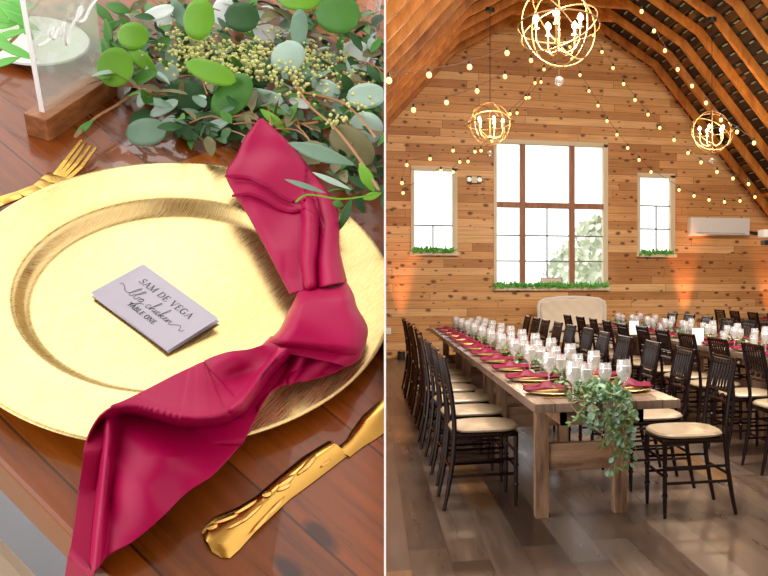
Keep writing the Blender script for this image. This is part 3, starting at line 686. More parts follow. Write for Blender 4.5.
M['satin'] = plain('rose_satin', srgb(156, 2, 64), .40, .05, 160, spec=.18)
M['card'] = plain('white_card_stock', srgb(178, 171, 182), .75, .02)
M['ink'] = plain('dark_grey_ink', (.035, .04, .05), .7)
M['goldpol'] = plain('polished_gold_cutlery', (.62, .35, .08), .2, .1, 60, metal=1)
M['goldeng'] = plain('engraved_gold_cutlery', (1.0, .56, .16), .34, .1, 200, metal=1)
M['acry'] = glassy('frosted_acrylic', .26, tint=(.93, .97, .94), gl=.05)
M['acryedge'] = plain('polished_acrylic_edge', (.93, .95, .95), .3, .02)
M['block'] = grainy('walnut_block', [(.3, srgb(130, 76, 38)), (.6, srgb(176, 112, 62)), (.8, srgb(204, 146, 92))], 1, 14, 9, .4)
M['lg1'] = plain('lime_green_leaf', srgb(104, 158, 34), .42, .12, 60, spec=.3)
M['lg2'] = plain('mid_green_leaf', srgb(70, 122, 44), .42, .15, 60, spec=.3)
M['lg3'] = plain('deep_green_leaf', srgb(44, 84, 40), .5, .3, 60, spec=.3)
M['lg4'] = plain('silver_green_leaf', srgb(158, 182, 166), .5, .1, 60)
M['lg5'] = plain('sage_leaf', srgb(110, 140, 118), .5, .18, 60, spec=.3)
M['lg6'] = plain('olive_brown_leaf', srgb(110, 104, 62), .55, .2, 60)
M['pale'] = plain('pale_leaf', srgb(218, 226, 222), .5, .05, 60)
M['seed'] = plain('yellow_green_seed', srgb(206, 206, 130), .5, .2, 300)
M['twigb'] = plain('brown_twig', srgb(160, 112, 66), .5, .2, 100)
M['greystone'] = plain('grey_floor_paint', srgb(150, 152, 158), .5, .06, 8)
M['beige'] = plain('beige_bench_top', srgb(196, 176, 150), .5, .05, 10)
M['clear'] = glassy('clear_glass', .06, gl=.10)

# table
near, far_ = -.182, .95
a = L(384, 620, HT); b = L(384, -70, HT)
tb = MB(); tb.smooth = False
tb.box(-.75, 1.2, -.182, .95, HT - .045, HT)
r = lempty('dining_table', (0, 0, HT - .76)); lb(tb, 'tabletop', M['ltable'], r, (0, 0, HT - .76), bevel=.003)
ap = MB(); ap.smooth = False; ap.box(-.7, 1.2, -.15, -.125, HT - .14, HT - .0455); lb(ap, 'apron', M['ltable'], r, (0, 0, HT - .76))
tag(r, 'dark stained plank table under the large gold charger', 'table')
# floor and a bench seen past the table edge
fl = MB(); fl.smooth = False; fl.box(-1.2, .60, -1.2, .1, HT - .80, HT - .76); struct(lb(fl, 'floor_beside_table', M['greystone']))
bn = MB(); bn.smooth = False; bb = Vector((0, -.115, 0))
bn.box(-.75, .6, -.75, bb.y - .035, HT - .32, HT - .28)
r = lempty('bench', (0, -.5, HT - .76)); lb(bn, 'seat', M['beige'], r, (0, -.5, HT - .76), bevel=.01)
lg = MB(); lg.box(-.7, -.64, -.70, -.40, HT - .76, HT - .32); lb(lg, 'leg', M['beige'], r, (0, -.5, HT - .76)); lg = MB(); lg.box(.40, .46, -.70, -.40, HT - .76, HT - .32); lb(lg, 'leg', M['beige'], r, (0, -.5, HT - .76))
tag(r, 'beige bench at the lower corner past the table edge', 'bench')
# wall_partition: the thin white panel between the two places
pw = MB(); pw.smooth = False
z0, z1 = .38, 1.75
lo = [CAM + ray(384.0, 284) * z0, CAM + ray(386.0, 284) * z0, CAM + ray(386.0, 284) * z1, CAM + ray(384.0, 284) * z1]
pw.hexa([q - Vector((0, 0, .62)) for q in lo], [q + Vector((0, 0, .66)) for q in lo])
M['panel'] = plain('white_painted_panel', (.95, .95, .95), .6, .0)
struct(pw.build('wall_partition', M['panel'], smooth=False))

# charger
R0 = .165; oc = (-.006, -.006)
cp_ = [(.0005, -.0165), (.06, -.0168), (.101, -.0165), (.1045, -.0160), (.1080, -.0132), (.1105, -.0075), (.1125, -.0054), (.116, -.0046), (.13, -.0038), (.15, -.0018), (.1625, -.0002), (.1648, .0), (.1655, -.0008), (.1648, -.0022), (.150, -.0045), (.118, -.0085), (.105, -.0178), (.0005, -.0178)]
ch = MB()
base = 0; n = 160
for (rr_, z) in cp_:
    k_ = max(0, min(1, (.165 - rr_) / .053))
    for k in range(n):
        a_ = 2 * PI * k / n; ch.v.append((rr_ * math.cos(a_) + oc[0] * k_, rr_ * math.sin(a_) + oc[1] * k_, z))
for i_ in range(len(cp_) - 1):
    for k in range(n): k2 = (k + 1) % n; ch.f.append((i_*n + k, i_*n + k2, (i_+1)*n + k2, (i_+1)*n + k))
o = lb(ch, 'charger_plate', M['gold'], None, (0, 0, HT), angle=70); tag(o, 'large brushed gold charger plate holding the place card', 'plate')

# place card: a folded tent card lying nearly flat; cu along its long side, cv across it
FLOOR = -.0158
hb = -.0125
A0 = L(143.3, 263.8, hb + .002); A1 = L(218.7, 318.4, hb + .004); A2 = L(167.1, 351.2, hb - .001); A3 = L(90.7, 292.4, hb - .002)
def card(u_, v_, d=0.0):
    return A0.lerp(A1, u_).lerp(A3.lerp(A2, u_), v_) + Vector((0, 0, d))
cd = MB(); cd.grid([[card(i_ / 8, j / 6) for i_ in range(9)] for j in range(7)])
cb = A3.copy(); cb.z = FLOOR
r = lempty('place_card', cb)
cd.smooth = False; lb(cd, 'top_leaf', M['card'], r, cb)
c2 = MB(); B0 = card(0.01, 0.02); B1 = card(1.0, .03); B2 = card(.99, 1.0); B3 = card(.0, 1.0)
bot = [B0, L(219.5, 321.5, FLOOR + .001), L(168.5, 353, FLOOR + .001), L(92, 296, FLOOR + .0015)]
c2.grid([[bot[0].lerp(bot[1], i_ / 6).lerp(bot[3].lerp(bot[2], i_ / 6), j / 4) for i_ in range(7)] for j in range(5)]); c2.smooth = False; lb(c2, 'bottom_leaf', M['card'], r, cb)
tag(r, 'small white folded place card lying on the gold charger', 'place card')
# serif capitals as strokes: (x0,y0,x1,y1,width) on a 0..1 box, thick and thin
def arc(cx_, cy_, rx, ry, a0, a1, w0, w1, n=8):
    out = []
    for k in range(n):
        t0, t1 = a0 + (a1 - a0) * k / n, a0 + (a1 - a0) * (k + 1) / n; wm = w0 + (w1 - w0) * math.sin(PI * (k + .5) / n)
        out.append((cx_ + rx * math.cos(t0), cy_ + ry * math.sin(t0), cx_ + rx * math.cos(t1), cy_ + ry * math.sin(t1), wm))
    return out
def sf(x, y, w=.26): return [(x - w / 2, y, x + w / 2, y, .045)]
TK, TN = .15, .05
G = {
 'S': (.55, arc(.28, .74, .21, .24, .35, PI * 1.02, .05, .08) + [(.09, .68, .45, .36, TK)] + arc(.27, .26, .21, .24, PI * 1.1, 2 * PI + .2, .05, .08) + [(.47, .72, .49, .97, .04), (.06, .04, .06, .28, .04)]),
 'A': (.80, [(.12, .02, .40, .98, TN), (.40, .98, .70, .02, TK), (.2, .32, .58, .32, TN)] + sf(.12, .02) + sf(.70, .02, .3)),
 'M': (1.0, [(.14, .02, .16, .98, TN), (.16, .98, .48, .05, TK), (.48, .05, .82, .98, TN), (.84, .98, .84, .02, TK)] + sf(.14, .02) + sf(.84, .02, .28) + sf(.10, .98, .2) + sf(.88, .98, .2)),
 'D': (.80, [(.17, .02, .17, .98, TK), (.1, .98, .4, .98, TN), (.1, .02, .4, .02, TN)] + arc(.38, .5, .34, .48, -PI / 2, PI / 2, .05, .16)),
 'E': (.68, [(.17, .02, .17, .98, TK), (.08, .98, .58, .98, TN), (.08, .02, .6, .02, TN), (.2, .51, .46, .51, TN), (.58, .98, .58, .78, TN), (.6, .02, .6, .24, TN), (.46, .4, .46, .62, TN)]),
 'V': (.78, [(.10, .98, .40, .02, TK), (.40, .02, .68, .98, TN)] + sf(.10, .98, .28) + sf(.68, .98)),
 'G': (.82, arc(.42, .5, .34, .48, .75, 2 * PI - .7, .05, .17, 12) + [(.68, .42, .68, .1, TK), (.70, .72, .71, .95, .04)] + sf(.68, .42, .28)),
 'T': (.72, [(.36, .02, .36, .98, TK), (.04, .98, .68, .98, TN), (.05, .98, .05, .74, TN), (.67, .98, .67, .74, TN)] + sf(.36, .02, .3)),
 'B': (.72, [(.17, .02, .17, .98, TK), (.08, .98, .36, .98, TN), (.08, .02, .4, .02, TN), (.17, .52, .38, .52, TN)] + arc(.36, .75, .2, .23, -PI / 2, PI / 2, .05, .14) + arc(.38, .27, .25, .25, -PI / 2, PI / 2, .05, .15)),
 'L': (.66, [(.17, .02, .17, .98, TK), (.08, .02, .6, .02, TN), (.6, .02, .6, .28, TN)] + sf(.17, .98, .28)),
 'O': (.84, arc(.42, .5, .34, .48, 0, PI, .05, .05, 8) + arc(.42, .5, .34, .48, -PI / 2, PI / 2, .05, .16) + arc(.42, .5, .34, .48, PI / 2, 1.5 * PI, .05, .16)),
 'N': (.86, [(.15, .02, .15, .98, TN), (.15, .98, .70, .04, TK), (.70, .02, .70, .98, TN)] + sf(.15, .02) + sf(.70, .98) + sf(.10, .98, .2)),
 ' ': (.34, [])}
def text(mb, s_, x0, x1, vy, hgt, fn):
    tot = sum(G[c_][0] for c_ in s_) + .06 * len(s_); sc = (x1 - x0) / tot; x = x0
    for c_ in s_:
        w_, st = G[c_]
        for (a0, b0, a1, b1, wd) in st:
            p0, p1 = fn(x + a0 * sc, vy - b0 * hgt), fn(x + a1 * sc, vy - b1 * hgt)
            up = Vector((0, 0, 1)); d = (p1 - p0)
            mb.bar(p0, p1 + d.normalized() * 2e-5, wd * .0052, .00012, up=up)
        x += (w_ + .06) * sc
ink = MB(); ink.smooth = False
text(ink, 'SAM DE VEGA', .165, .835, .335, .125, lambda x, y: card(x, y, .0002))
text(ink, 'TABLE ONE', .325, .675, .79, .088, lambda x, y: card(x, y, .0002))
lb(ink, 'printed_capitals', M['ink'], r, cb)
def script(mb, pts, fn, r_, sm=6):           # a flowing pen line through points
    P_ = [Vector((x, y, 0)) for x, y in pts]; out = []
    for k in range(len(P_) - 1):
        p0, p1, p2, p3 = P_[max(k - 1, 0)], P_[k], P_[k + 1], P_[min(k + 2, len(P_) - 1)]
        for q_ in range(sm):
            t = q_ / sm; out.append(.5 * ((2 * p1) + (p2 - p0) * t + (2 * p0 - 5 * p1 + 4 * p2 - p3) * t * t + (3 * p1 - p0 - 3 * p2 + p3) * t ** 3))
    out.append(P_[-1]); mb.tube([fn(q_.x, q_.y) for q_ in out], r_, 4)
sc_ = MB(); fn = lambda x, y: card(x, y, .00025)
script(sc_, [(.075, .565), (.10, .53), (.14, .56), (.17, .60), (.205, .61), (.235, .56), (.262, .44), (.258, .40), (.240, .46), (.232, .58), (.25, .625), (.272, .60), (.268, .555), (.282, .55), (.305, .50), (.322, .42), (.312, .40), (.296, .47), (.290, .585), (.308, .625), (.330, .60), (.326, .55), (.345, .555), (.385, .545), (.362, .54), (.350, .59), (.366, .62), (.386, .57), (.388, .56), (.384, .68), (.362, .76), (.352, .72), (.39, .64), (.425, .60)], fn, .00018)
script(sc_, [(.485, .56), (.47, .54), (.45, .58), (.462, .625), (.49, .60), (.515, .50), (.528, .42), (.518, .40), (.508, .48), (.503, .62), (.515, .57), (.533, .55), (.536, .61), (.552, .61), (.562, .55), (.560, .61), (.575, .61), (.600, .56), (.592, .54), (.575, .58), (.588, .62), (.612, .60), (.636, .50), (.648, .42), (.638, .40), (.628, .48), (.622, .62), (.634, .57), (.655, .55), (.650, .585), (.634, .59), (.655, .62), (.675, .60), (.695, .57), (.692, .545), (.678, .56), (.680, .61), (.705, .61), (.720, .55), (.716, .62), (.735, .56), (.752, .555), (.752, .61), (.775, .61), (.81, .55), (.845, .52), (.865, .555), (.875, .60), (.90, .585), (.905, .54)], fn, .00018)
lb(sc_, 'script_line', M['ink'], r, cb)

# ---- napkin: knotted satin, one body made of upper fold, knot and the long tail over the rim
def rest(x, y, h):                            # keep the cloth on top of plate and table, and let it hang past the edge
    p = L(x, y, h); d = math.hypot(p.x, p.y); fl_ = HT + .003 if d > .168 else (.003 if d > .115 else FLOOR + .004)
    if .150 < d < .19: fl_ = .004 if d < .168 else .004 - (d - .168) / .022 * .019
    if p.y > -.187: return p if p.z >= fl_ else L(x, y, fl_)
    q = L(x, y, HT + .003)
    if q.y > -.187: return p
    if p.z > HT + .02: return p
    e0 = FRi @ CAM; d_ = p - e0; return e0 + d_ * ((-.190 - max(0, .0) - e0.y) / d_.y)
def patch(Ls, Rs, nr, nc, hf, mid=None):
    def cr(P_, t):
        u_ = t * (len(P_) - 1); k = min(int(u_), len(P_) - 2); t = u_ - k; p0, p1, p2, p3 = P_[max(k - 1, 0)], P_[k], P_[k + 1], P_[min(k + 2, len(P_) - 1)]
        return tuple(.5 * (2 * p1[i_] + (p2[i_] - p0[i_]) * t + (2 * p0[i_] - 5 * p1[i_] + 4 * p2[i_] - p3[i_]) * t * t + (3 * p1[i_] - p0[i_] - 3 * p2[i_] + p3[i_]) * t ** 3) for i_ in (0, 1))
    rows = []
    for i_ in range(nr + 1):
        a_, b_ = cr(Ls, i_ / nr), cr(Rs, i_ / nr); row = []
        for j in range(nc + 1):
            s_ = j / nc; x, y = a_[0] + (b_[0] - a_[0]) * s_, a_[1] + (b_[1] - a_[1]) * s_
            row.append(rest(x, y, hf(x, y, s_, i_ / nr)))
        rows.append(row)
    return rows
def edge(s_, w=.12): e = min(s_, 1 - s_) / w; return 1 if e >= 1 else math.sqrt(max(0, 1 - (1 - e) ** 2))
np_ = MB()
hem1 = [(225, 176), (240, 177), (252, 178.5), (271, 187.8), (283, 197.5), (292.6, 201.5), (306, 202)]
hem2 = [(232, 196), (249, 194), (263.5, 198.7), (280.5, 208.4), (292.6, 211.5), (304, 209)]
F1 = [(307, 193), (310, 218), (310, 245), (309, 262), (311, 284)]; F2 = [(318, 178), (328, 200), (332, 225), (330, 245), (329, 262), (331, 284)]
F1w = [(0, 3), (.25, 8), (.6, 8.5), (1, 6.5)]
def hup(x, y, s_, t):
    b_ = -.004 + interp([(0, .030), (.25, .020), (.55, .010), (1, .010)], t) + .004 * edge(s_, .15)
    if x < 305:
        d1, _ = sdist((x, y), hem1); b_ += .0016 * max(0, min(1, (2 - d1) / 2)) 
        d2, _ = sdist((x, y), hem2); b_ += .0016 * max(0, min(1, (2 - d2) / 2))
    d, al = sdist((x, y), F1); w_ = interp(F1w, al)
    if y > 192: b_ += .014 * max(0, 1 - (abs(d) / w_) ** 2) ** .6 * min(1, (y - 192) / 14)
    d, al = sdist((x, y), F2); w_ = interp([(0, 9), (.3, 10), (1, 13)], al); b_ += interp([(0, 0), (.2, .006), (1, .018)], al) * max(0, 1 - (abs(d) / w_) ** 2) ** .6 * (1 if y > 178 else 0)
    if x < 301 and y > 250: b_ -= .006 * min(1, (y - 250) / 30) * (1 - abs(x - 285) / 22 if abs(x - 285) < 22 else 0)
    return b_ + .0012 * math.sin(x * .09 + y * .05)
np_.grid(patch([(259.5, 120), (246, 138), (237, 157), (227, 174), (236, 195), (247, 212), (258, 232), (270, 254), (280, 273), (291, 294)],
               [(262, 119), (283, 138), (298, 154), (312, 173), (325, 190), (336, 208), (338, 225), (338, 245), (341, 262), (346, 282)], 110, 60, hup))
# knot
def hknot(x, y, s_, t):
    return .004 + .026 * edge(s_, .20) * (math.sin(min(1, t * 2.6) * PI / 2)) - .0 + .008 * math.sin(PI * min(1, t)) + .0012 * math.sin(y * .12 - x * .06) - .012 * max(0, t - .90) / .1
np_.grid(patch([(299, 292), (296, 300), (288, 315.6), (280, 331), (266, 344)], [(344, 280), (352, 294), (356, 308), (366.5, 329.5), (360.5, 357)], 60, 50, hknot))
def hband(x, y, s_, t): return .010 + .018 * edge(s_, .25) - .010 * t + .002 * math.sin(t * PI)
np_.grid(patch([(272, 337), (264, 345), (262, 348)], [(361, 350), (359, 358), (348, 366)], 24, 50, lambda x, y, s_, t: .008 + .014 * edge(s_, .2) - .004 * t))
# tail
lip = [(86, 440), (92, 424), (100, 413), (109, 408), (124, 406), (138, 407), (152, 410), (167, 414), (181, 417.5), (195, 419), (212, 418), (226, 414.5), (241, 405), (252, 390), (264, 374), (276, 360), (290, 346)]
fold2 = [(111, 408), (109, 440), (104, 490), (99, 540), (94, 590)]
ridges = [([(292, 342), (276, 362), (264, 376), (252, 392), (236, 410)], 6, .008), ([(306, 345), (296, 366), (284, 384), (262, 408)], 7, .008), ([(330, 350), (316, 366), (296, 382)], 9, .006)]
TL = [(262, 346), (250, 349), (232, 352), (213, 358), (195, 366.6), (175, 376), (150, 389), (126, 401), (104, 411), (91, 428), (84.6, 447), (80.5, 479), (74, 528), (64, 590)]
TR = [(354, 360), (336, 372), (312, 380), (290, 384), (273, 391), (260, 410), (248, 434), (235, 452), (211, 477), (188, 492), (162, 517), (134, 541), (101, 562), (92, 590)]
def htail(x, y, s_, t):
    g0 = interp([(0, .018), (.18, .010), (.5, .010), (.62, .019), (.74, .012), (.86, -.002), (1, -.010)], t)
    d, al = sdist((x, y), lip)
    rise = interp([(0, .006), (.2, .028), (.55, .036), (.85, .022), (1, .010)], al)
    if d < 0: hh = g0 + rise * max(0, 1 + d / 75.0) ** .8                      # top panel falls gently away from the lip
    else:    hh = g0 - .010 + (rise + .010) * max(0, 1 - d / 11.0) ** 2        # below the lip it drops back under
    # hollow in the top panel by the knot
    hx_, hy_ = (x - 240) / 24, (y - 378) / 15; hh -= .016 * math.exp(-(hx_ * hx_ + hy_ * hy_ + .9 * hx_ * hy_))
    for ln, w_, am in ridges:
        dd, _ = sdist((x, y), ln); hh += am * max(0, 1 - (dd / w_) ** 2)
    if y > 408:
        dd, _ = sdist((x, y), fold2); k = min(1, (y - 408) / 12)
        hh += k * (.010 * math.exp(-(dd / 5.0) ** 2) - (.010 * max(0, min(1, (dd - 1) / 6)) if dd > 0 else 0))
        # broad soft bulge down the front panel
        hh += .012 * math.exp(-(((x - (150 + (y - 470) * -.35)) / 34) ** 2)) * min(1, (y - 408) / 50)
    return hh
np_.grid(patch(TL, TR, 240, 150, htail))
nb = L(300, 320, -.005)
r = lempty('dinner_napkin', nb)
lb(np_, 'folded_cloth', M['satin'], r, nb, solid=.0012, angle=180)
hm = MB()
for ln in (hem1, hem2): script(hm, ln[:-1] if ln is hem1 else ln, lambda x, y: L(x, y, hup(x, y, .4, max(0, min(1, (y - 120) / 170))) + .0014), .0015, 4)
script(hm, [(304, 201), (308, 197), (314, 203), (320, 215), (324.5, 229)], lambda x, y: L(x, y, hup(x, y, .6, (y - 120) / 170) + .001), .0011, 4)
script(hm, [(303, 210), (306, 208), (312, 213), (318, 222), (324, 236)], lambda x, y: L(x, y, hup(x, y, .6, (y - 120) / 170) + .001), .0010, 4)
lb(hm, 'rolled_hem', M['satin'], r, nb)
tag(r, 'large rose-maroon satin napkin knotted across the big gold charger', 'napkin')

# ---- cutlery
kb = L(222, 541, HT); r = lempty('table_knife', kb)
def outline(mb, Lp, Rp, h0, th, sub=1, crown=.002):
    rows = []
    for (a_, b_) in zip(Lp, Rp):
        p, q = L(*a_, h0), L(*b_, h0); rows.append([p] + [p.lerp(q, s_) + Vector((0, 0, th * math.sin(PI * s_) ** .5 )) for s_ in (.15, .35, .5, .65, .85)] + [q])
    mb.grid(rows); mb.grid([[p_[0], p_[-1]] for p_ in rows]); return mb
hd = outline(MB(), [(204, 540), (202, 533), (204, 526), (214, 517), (238, 507), (256, 496), (278, 477), (302, 457), (328, 441)], [(212, 552), (222, 558), (230, 558), (240, 549), (254, 533), (272, 516), (290, 499), (312, 483), (347, 456)], HT + .001, .0035)
lb(hd, 'handle', M['goldpol'], r, kb)
bl = outline(MB(), [(332, 452), (346, 440), (352, 430), (362, 416), (385, 396), (395, 388)], [(350, 457), (356, 452), (364, 446), (374, 440), (388, 430), (398, 424)], HT + .001, .002); lb(bl, 'blade', M['goldpol'], r, kb)
eg = MB()
def petal(cx_, cy_, ln, w_, an, h=.0062):
    c0 = L(cx_, cy_, HT + h); c1 = L(cx_ + math.cos(an) * ln / 2, cy_ + math.sin(an) * ln / 2, HT + h); d = (c1 - c0); ww = (L(cx_ - math.sin(an) * w_ / 2, cy_ + math.cos(an) * w_ / 2, HT + h) - c0)
    rows = []
    for k in range(9):
        t = -1 + k / 4; q = math.sqrt(max(0, 1 - t * t)); rows.append([c0 + d * t - ww * q - Vector((0, 0, .001)), c0 + d * t, c0 + d * t + ww * q - Vector((0, 0, .001))])
    eg.grid(rows)
for q in [(309, 462, 22, 6, -.85), (303, 468, 16, 4, -.75), (286, 480, 20, 6, -.6), (284, 486, 16, 5, -.4), (267, 493, 10, 6, -.3), (246, 506, 26, 4, -.55), (226, 518, 26, 4, -.35), (252, 512, 30, 4, -.72), (262, 520, 30, 4, -.85), (275, 506, 28, 4, -.8), (238, 522, 24, 3, -.5), (212, 526, 12, 5, -.3), (326, 462, 12, 3, -.6)]: petal(*q)
lb(eg, 'engraved_flowers', M['goldeng'], r, kb)
tag(r, 'ornate gold table knife lying right of the gold charger', 'knife')
fb_ = L(60, 170, HT); r = lempty('table_fork', fb_)
def strip(mb, pts, w_, h_, th=.0015):
    P_ = [L(*p, HT + h) for p, h in zip(pts, h_)]
    for a_, b_, w0, w1 in zip(P_, P_[1:], w_, w_[1:]):
        d = (b_ - a_).normalized(); s_ = d.cross(Vector((0, 0, 1))).normalized(); z = Vector((0, 0, th))
        mb.hexa([a_ - s_ * w0 / 2 - z, a_ + s_ * w0 / 2 - z, b_ + s_ * w1 / 2 - z, b_ - s_ * w1 / 2 - z], [a_ - s_ * w0 / 2, a_ + s_ * w0 / 2, b_ + s_ * w1 / 2, b_ - s_ * w1 / 2])
    return mb
lb(strip(MB(), [(-30, 213), (0, 201), (20, 194), (38, 187), (50, 182), (60, 175)], [.014, .012, .010, .010, .018, .022], [.006, .008, .009, .008, .006, .004], .002), 'handle', M['goldpol'], r, fb_, bevel=.0006)
for k, (a_, b_, c_) in enumerate([((54, 176), (66, 160), (81.5, 140)), ((58, 177), (70, 163), (86, 142)), ((62, 178), (76, 164), (91, 144.5)), ((65, 181), (81, 167), (96, 147))]):
    lb(strip(MB(), [a_, b_, c_], [.0042, .0034, .0022], [.004, .006, .012]), 'tine', M['goldpol'], r, fb_)
tag(r, 'gold fork with four tines left of the gold charger', 'fork')

# ---- acrylic table number in its wooden block
bA, bB, bC = L(27, 135, HT), L(50, 142, HT), L(118, 95, HT); w_v = bB - bA; l_v = bC - bB; bD = bA + l_v; H_ = Vector((0, 0, .024))
r = lempty('table_number_sign', bA)
m = MB(); m.smooth = False; m.hexa([bA, bB, bC, bD], [bA + H_, bB + H_, bC + H_, bD + H_]); lb(m, 'wooden_block', M['block'], r, bA, bevel=.001)
mid0 = bA.lerp(bB, .5) + l_v * .10 + H_ * .5; mid1 = bA.lerp(bB, .5) + l_v * .95 + H_ * .5; wn = w_v.normalized() * .0022; Zp = Vector((-.004, 0, .17)) + w_v.normalized() * -.0
# tilt the sheet so that its near edge follows the photograph's lean
def shx(q): return q
m = MB(); m.smooth = False; m.hexa([mid0 - wn, mid0 + wn, mid1 + wn, mid1 - wn], [q + Zp for q in (mid0 - wn, mid0 + wn, mid1 + wn, mid1 - wn)])
lb(m, 'acrylic_sheet', M['acry'], r, bA)
m = MB(); m.smooth = False; e_ = l_v.normalized() * -.0008; m.hexa([mid0 - wn + e_, mid0 + wn + e_, mid0 + wn, mid0 - wn], [q + Zp for q in (mid0 - wn + e_, mid0 + wn + e_, mid0 + wn, mid0 - wn)]); lb(m, 'polished_edge', M['acryedge'], r, bA)
def onsheet(px, py):
    # point of the sheet's front face seen at px, py
    n_ = (mid1 - mid0).cross(Zp).normalized(); org = mid0 + wn * 1.2; e0 = FRi @ CAM; d = (FRi @ (CAM + ray(px, py))) - e0; return e0 + d * ((org - e0).dot(n_) / d.dot(n_))
wr = MB(); 
script(wr, [(38, 46), (45, 43), (52, 36), (55, 28), (51, 30), (50, 36), (55, 38), (60, 28), (59, 36), (63, 26), (66, 24), (65, 38), (67, 45), (71, 34), (74, 22), (80, 15), (83, 8), (80, 8), (77, 18), (79, 22), (85, 19), (90, 8), (99, -4)], onsheet, .0014, 5)
lb(wr, 'script_word', M['acryedge'], r, bA)
tag(r, 'frosted acrylic table number with white script in a wooden block', 'sign')

# ---- greenery
CUTPX = 381
def at_px(px, py, z): return FRi @ (CAM + ray(px, py) * z)
def depth_of(px, py, h): return ((FR @ L(px, py, h)) - CAM).dot(Fv)
def bigleaf(mb, px, py, rx, ry, an, h, tilt=.0, pointed=False, bend=.15):
    zc = depth_of(px, py, h); rows = []; ca, sa = math.cos(an), math.sin(an); N_ = 12
    for k in range(N_ + 1):
        t = -1 + 2 * k / N_; w_ = math.sqrt(max(0, 1 - t * t)) if not pointed else max(0, (1 - abs(t) ** 1.7)) ** .9 * (1 - .15 * t)
        w_ = max(w_, .02); row = []
        for j in range(-3, 4):
            s_ = j / 3 * w_; dx, dy = t * rx, s_ * ry
            zz = zc + (tilt * dy / f + .25 * abs(s_) * -ry / f * zc * .4 + bend * (t * t) * rx / f * zc)
            row.append(at_px(px + dx * ca - dy * sa, py + dx * sa + dy * ca, zz))
        rows.append(row)
    mb.grid(rows)
def sprig(label, leaves, stems=(), seeds=(), group='loose eucalyptus sprigs of the centrepiece', stem_mat='twigb', sr=.0016, name='eucalyptus_sprig'):
    # leaves: (material, px, py, rx, ry, angle, h[, pointed])
    q0 = leaves[0]; base = L(q0[1], q0[2], HT); r = lempty(name, base)
    for q in leaves:
        mb = MB(); bigleaf(mb, q[1], q[2], q[3], q[4], q[5], q[6], pointed=(len(q) > 7)); lb(mb, 'leaf', M[q[0]], r, base, solid=.0004)
    if stems:
        mb = MB()
        for st in stems: script(mb, [p[:2] for p in st], lambda x, y, st=st: L(x, y, st[0][2]), sr, 4)
        lb(mb, 'stem', M[stem_mat], r, base)
    if seeds:
        mb = MB(); rn = random.Random(len(seeds) * 7 + int(q0[1]))
        for (sx, sy, sw, sh, n_, h_) in seeds:
            for _ in range(n_):
                x, y = rn.gauss(sx, sw * .5), rn.gauss(sy, sh * .5)
                if x < 381: mb.ball(L(x, y, h_ + rn.uniform(-.012, .012)), rn.uniform(.0013, .0023), 6, 4)
        lb(mb, 'seed_cluster', M['seed'], r, base)
    tag(r, label, 'eucalyptus sprig', group); return r
sprig('sprig with two bright round green leaves beside the acrylic sign', [('lg1', 115, 67, 19, 20, .2, .035), ('lg1', 133, 36, 16, 14, .1, .045), ('lg1', 143, 61, 20, 8, .75, .03, 1), ('lg2', 99, 47, 8, 5, .6, .03, 1)], [[(131, 81, .02), (140, 89, .02), (152, 92, .02)]])
sprig('sprig with one long yellow-green curled leaf at the middle of the greenery', [('lg1', 211, 72, 27, 11, .35, .05), ('lg1', 199, 19, 16, 21, .15, .06), ('lg2', 232, 96, 17, 26, .7, .03), ('lg3', 186, 96, 22, 16, .3, .01)])
sprig('sprig with dark green pointed leaves at the top of the greenery', [('lg3', 242, 17, 18, 15, .1, .05), ('lg2', 338, 14, 23, 20, .1, .06), ('lg1', 300, -2, 22, 13, .0, .06), ('lg5', 299, 28, 9, 19, .05, .05)])
sprig('sprig with a pale silver leaf on a long brown branched twig', [('lg4', 288, 57, 16, 18, .9, .045), ('lg4', 262, 98, 22, 9, .15, .02), ('lg4', 327, 89, 14, 9, .4, .025), ('pale', 300, 103, 12, 5, .3, .02)], [[(284, 72, .03), (296, 86, .03), (310, 106, .03), (332, 125, .025), (346, 141, .022), (360, 160, .02), (379, 190, .02)], [(300, 92, .03), (325, 97, .03), (345, 104, .03), (362, 120, .03), (376, 138, .03)], [(282, 120, .02), (300, 124, .02), (318, 122, .02)]], seeds=[(337, 120, 12, 10, 26, .03), (362, 104, 14, 8, 22, .03)])
sprig('sprig with a long grey-green leaf over the tip of the big satin napkin', [('lg5', 322, 154, 36, 8, .32, .035, 1), ('lg6', 352, 146, 27, 17, .7, .02), ('lg4', 366, 96, 20, 13, -.1, .035), ('lg4', 366, 128, 18, 16, .4, .02), ('lg3', 342, 160, 20, 9, 1.0, -.005, 1)])
sprig('sprig with a bright slender leaf beside the right rim of the gold charger', [('lg1', 367, 178, 17, 6.5, 1.1, .03, 1), ('lg3', 345, 215, 18, 4.5, 1.95, .02, 1), ('lg2', 338, 204, 6, 4, .3, .02, 1), ('lg5', 305, 186, 22, 2.8, .32, .045, 1), ('lg4', 332, 181, 22, 3, .42, .045, 1), ('lg1', 372, 196, 10, 4, -.3, .025, 1)], [[(296, 202, .04), (305, 195, .04), (320, 196, .04), (340, 199, .04), (360, 197, .04), (381, 193, .04)]], stem_mat='lg1', sr=.0010)
sprig('thin reddish twig with small leaves reaching toward the fork', [('lg2', 84, 128, 13, 4, -.7, .006, 1), ('lg4', 142, 98, 5, 10, .3, .012), ('lg4', 164, 108, 16, 6, -.5, .01), ('lg5', 146, 132, 21, 14, -.1, .0), ('lg4', 168, 122, 9, 5, -.7, .0)], [[(75, 137, .004), (95, 118, .006), (115, 106, .01), (135, 94, .014), (158, 94, .014), (186, 98, .012), (205, 100, .01)]])
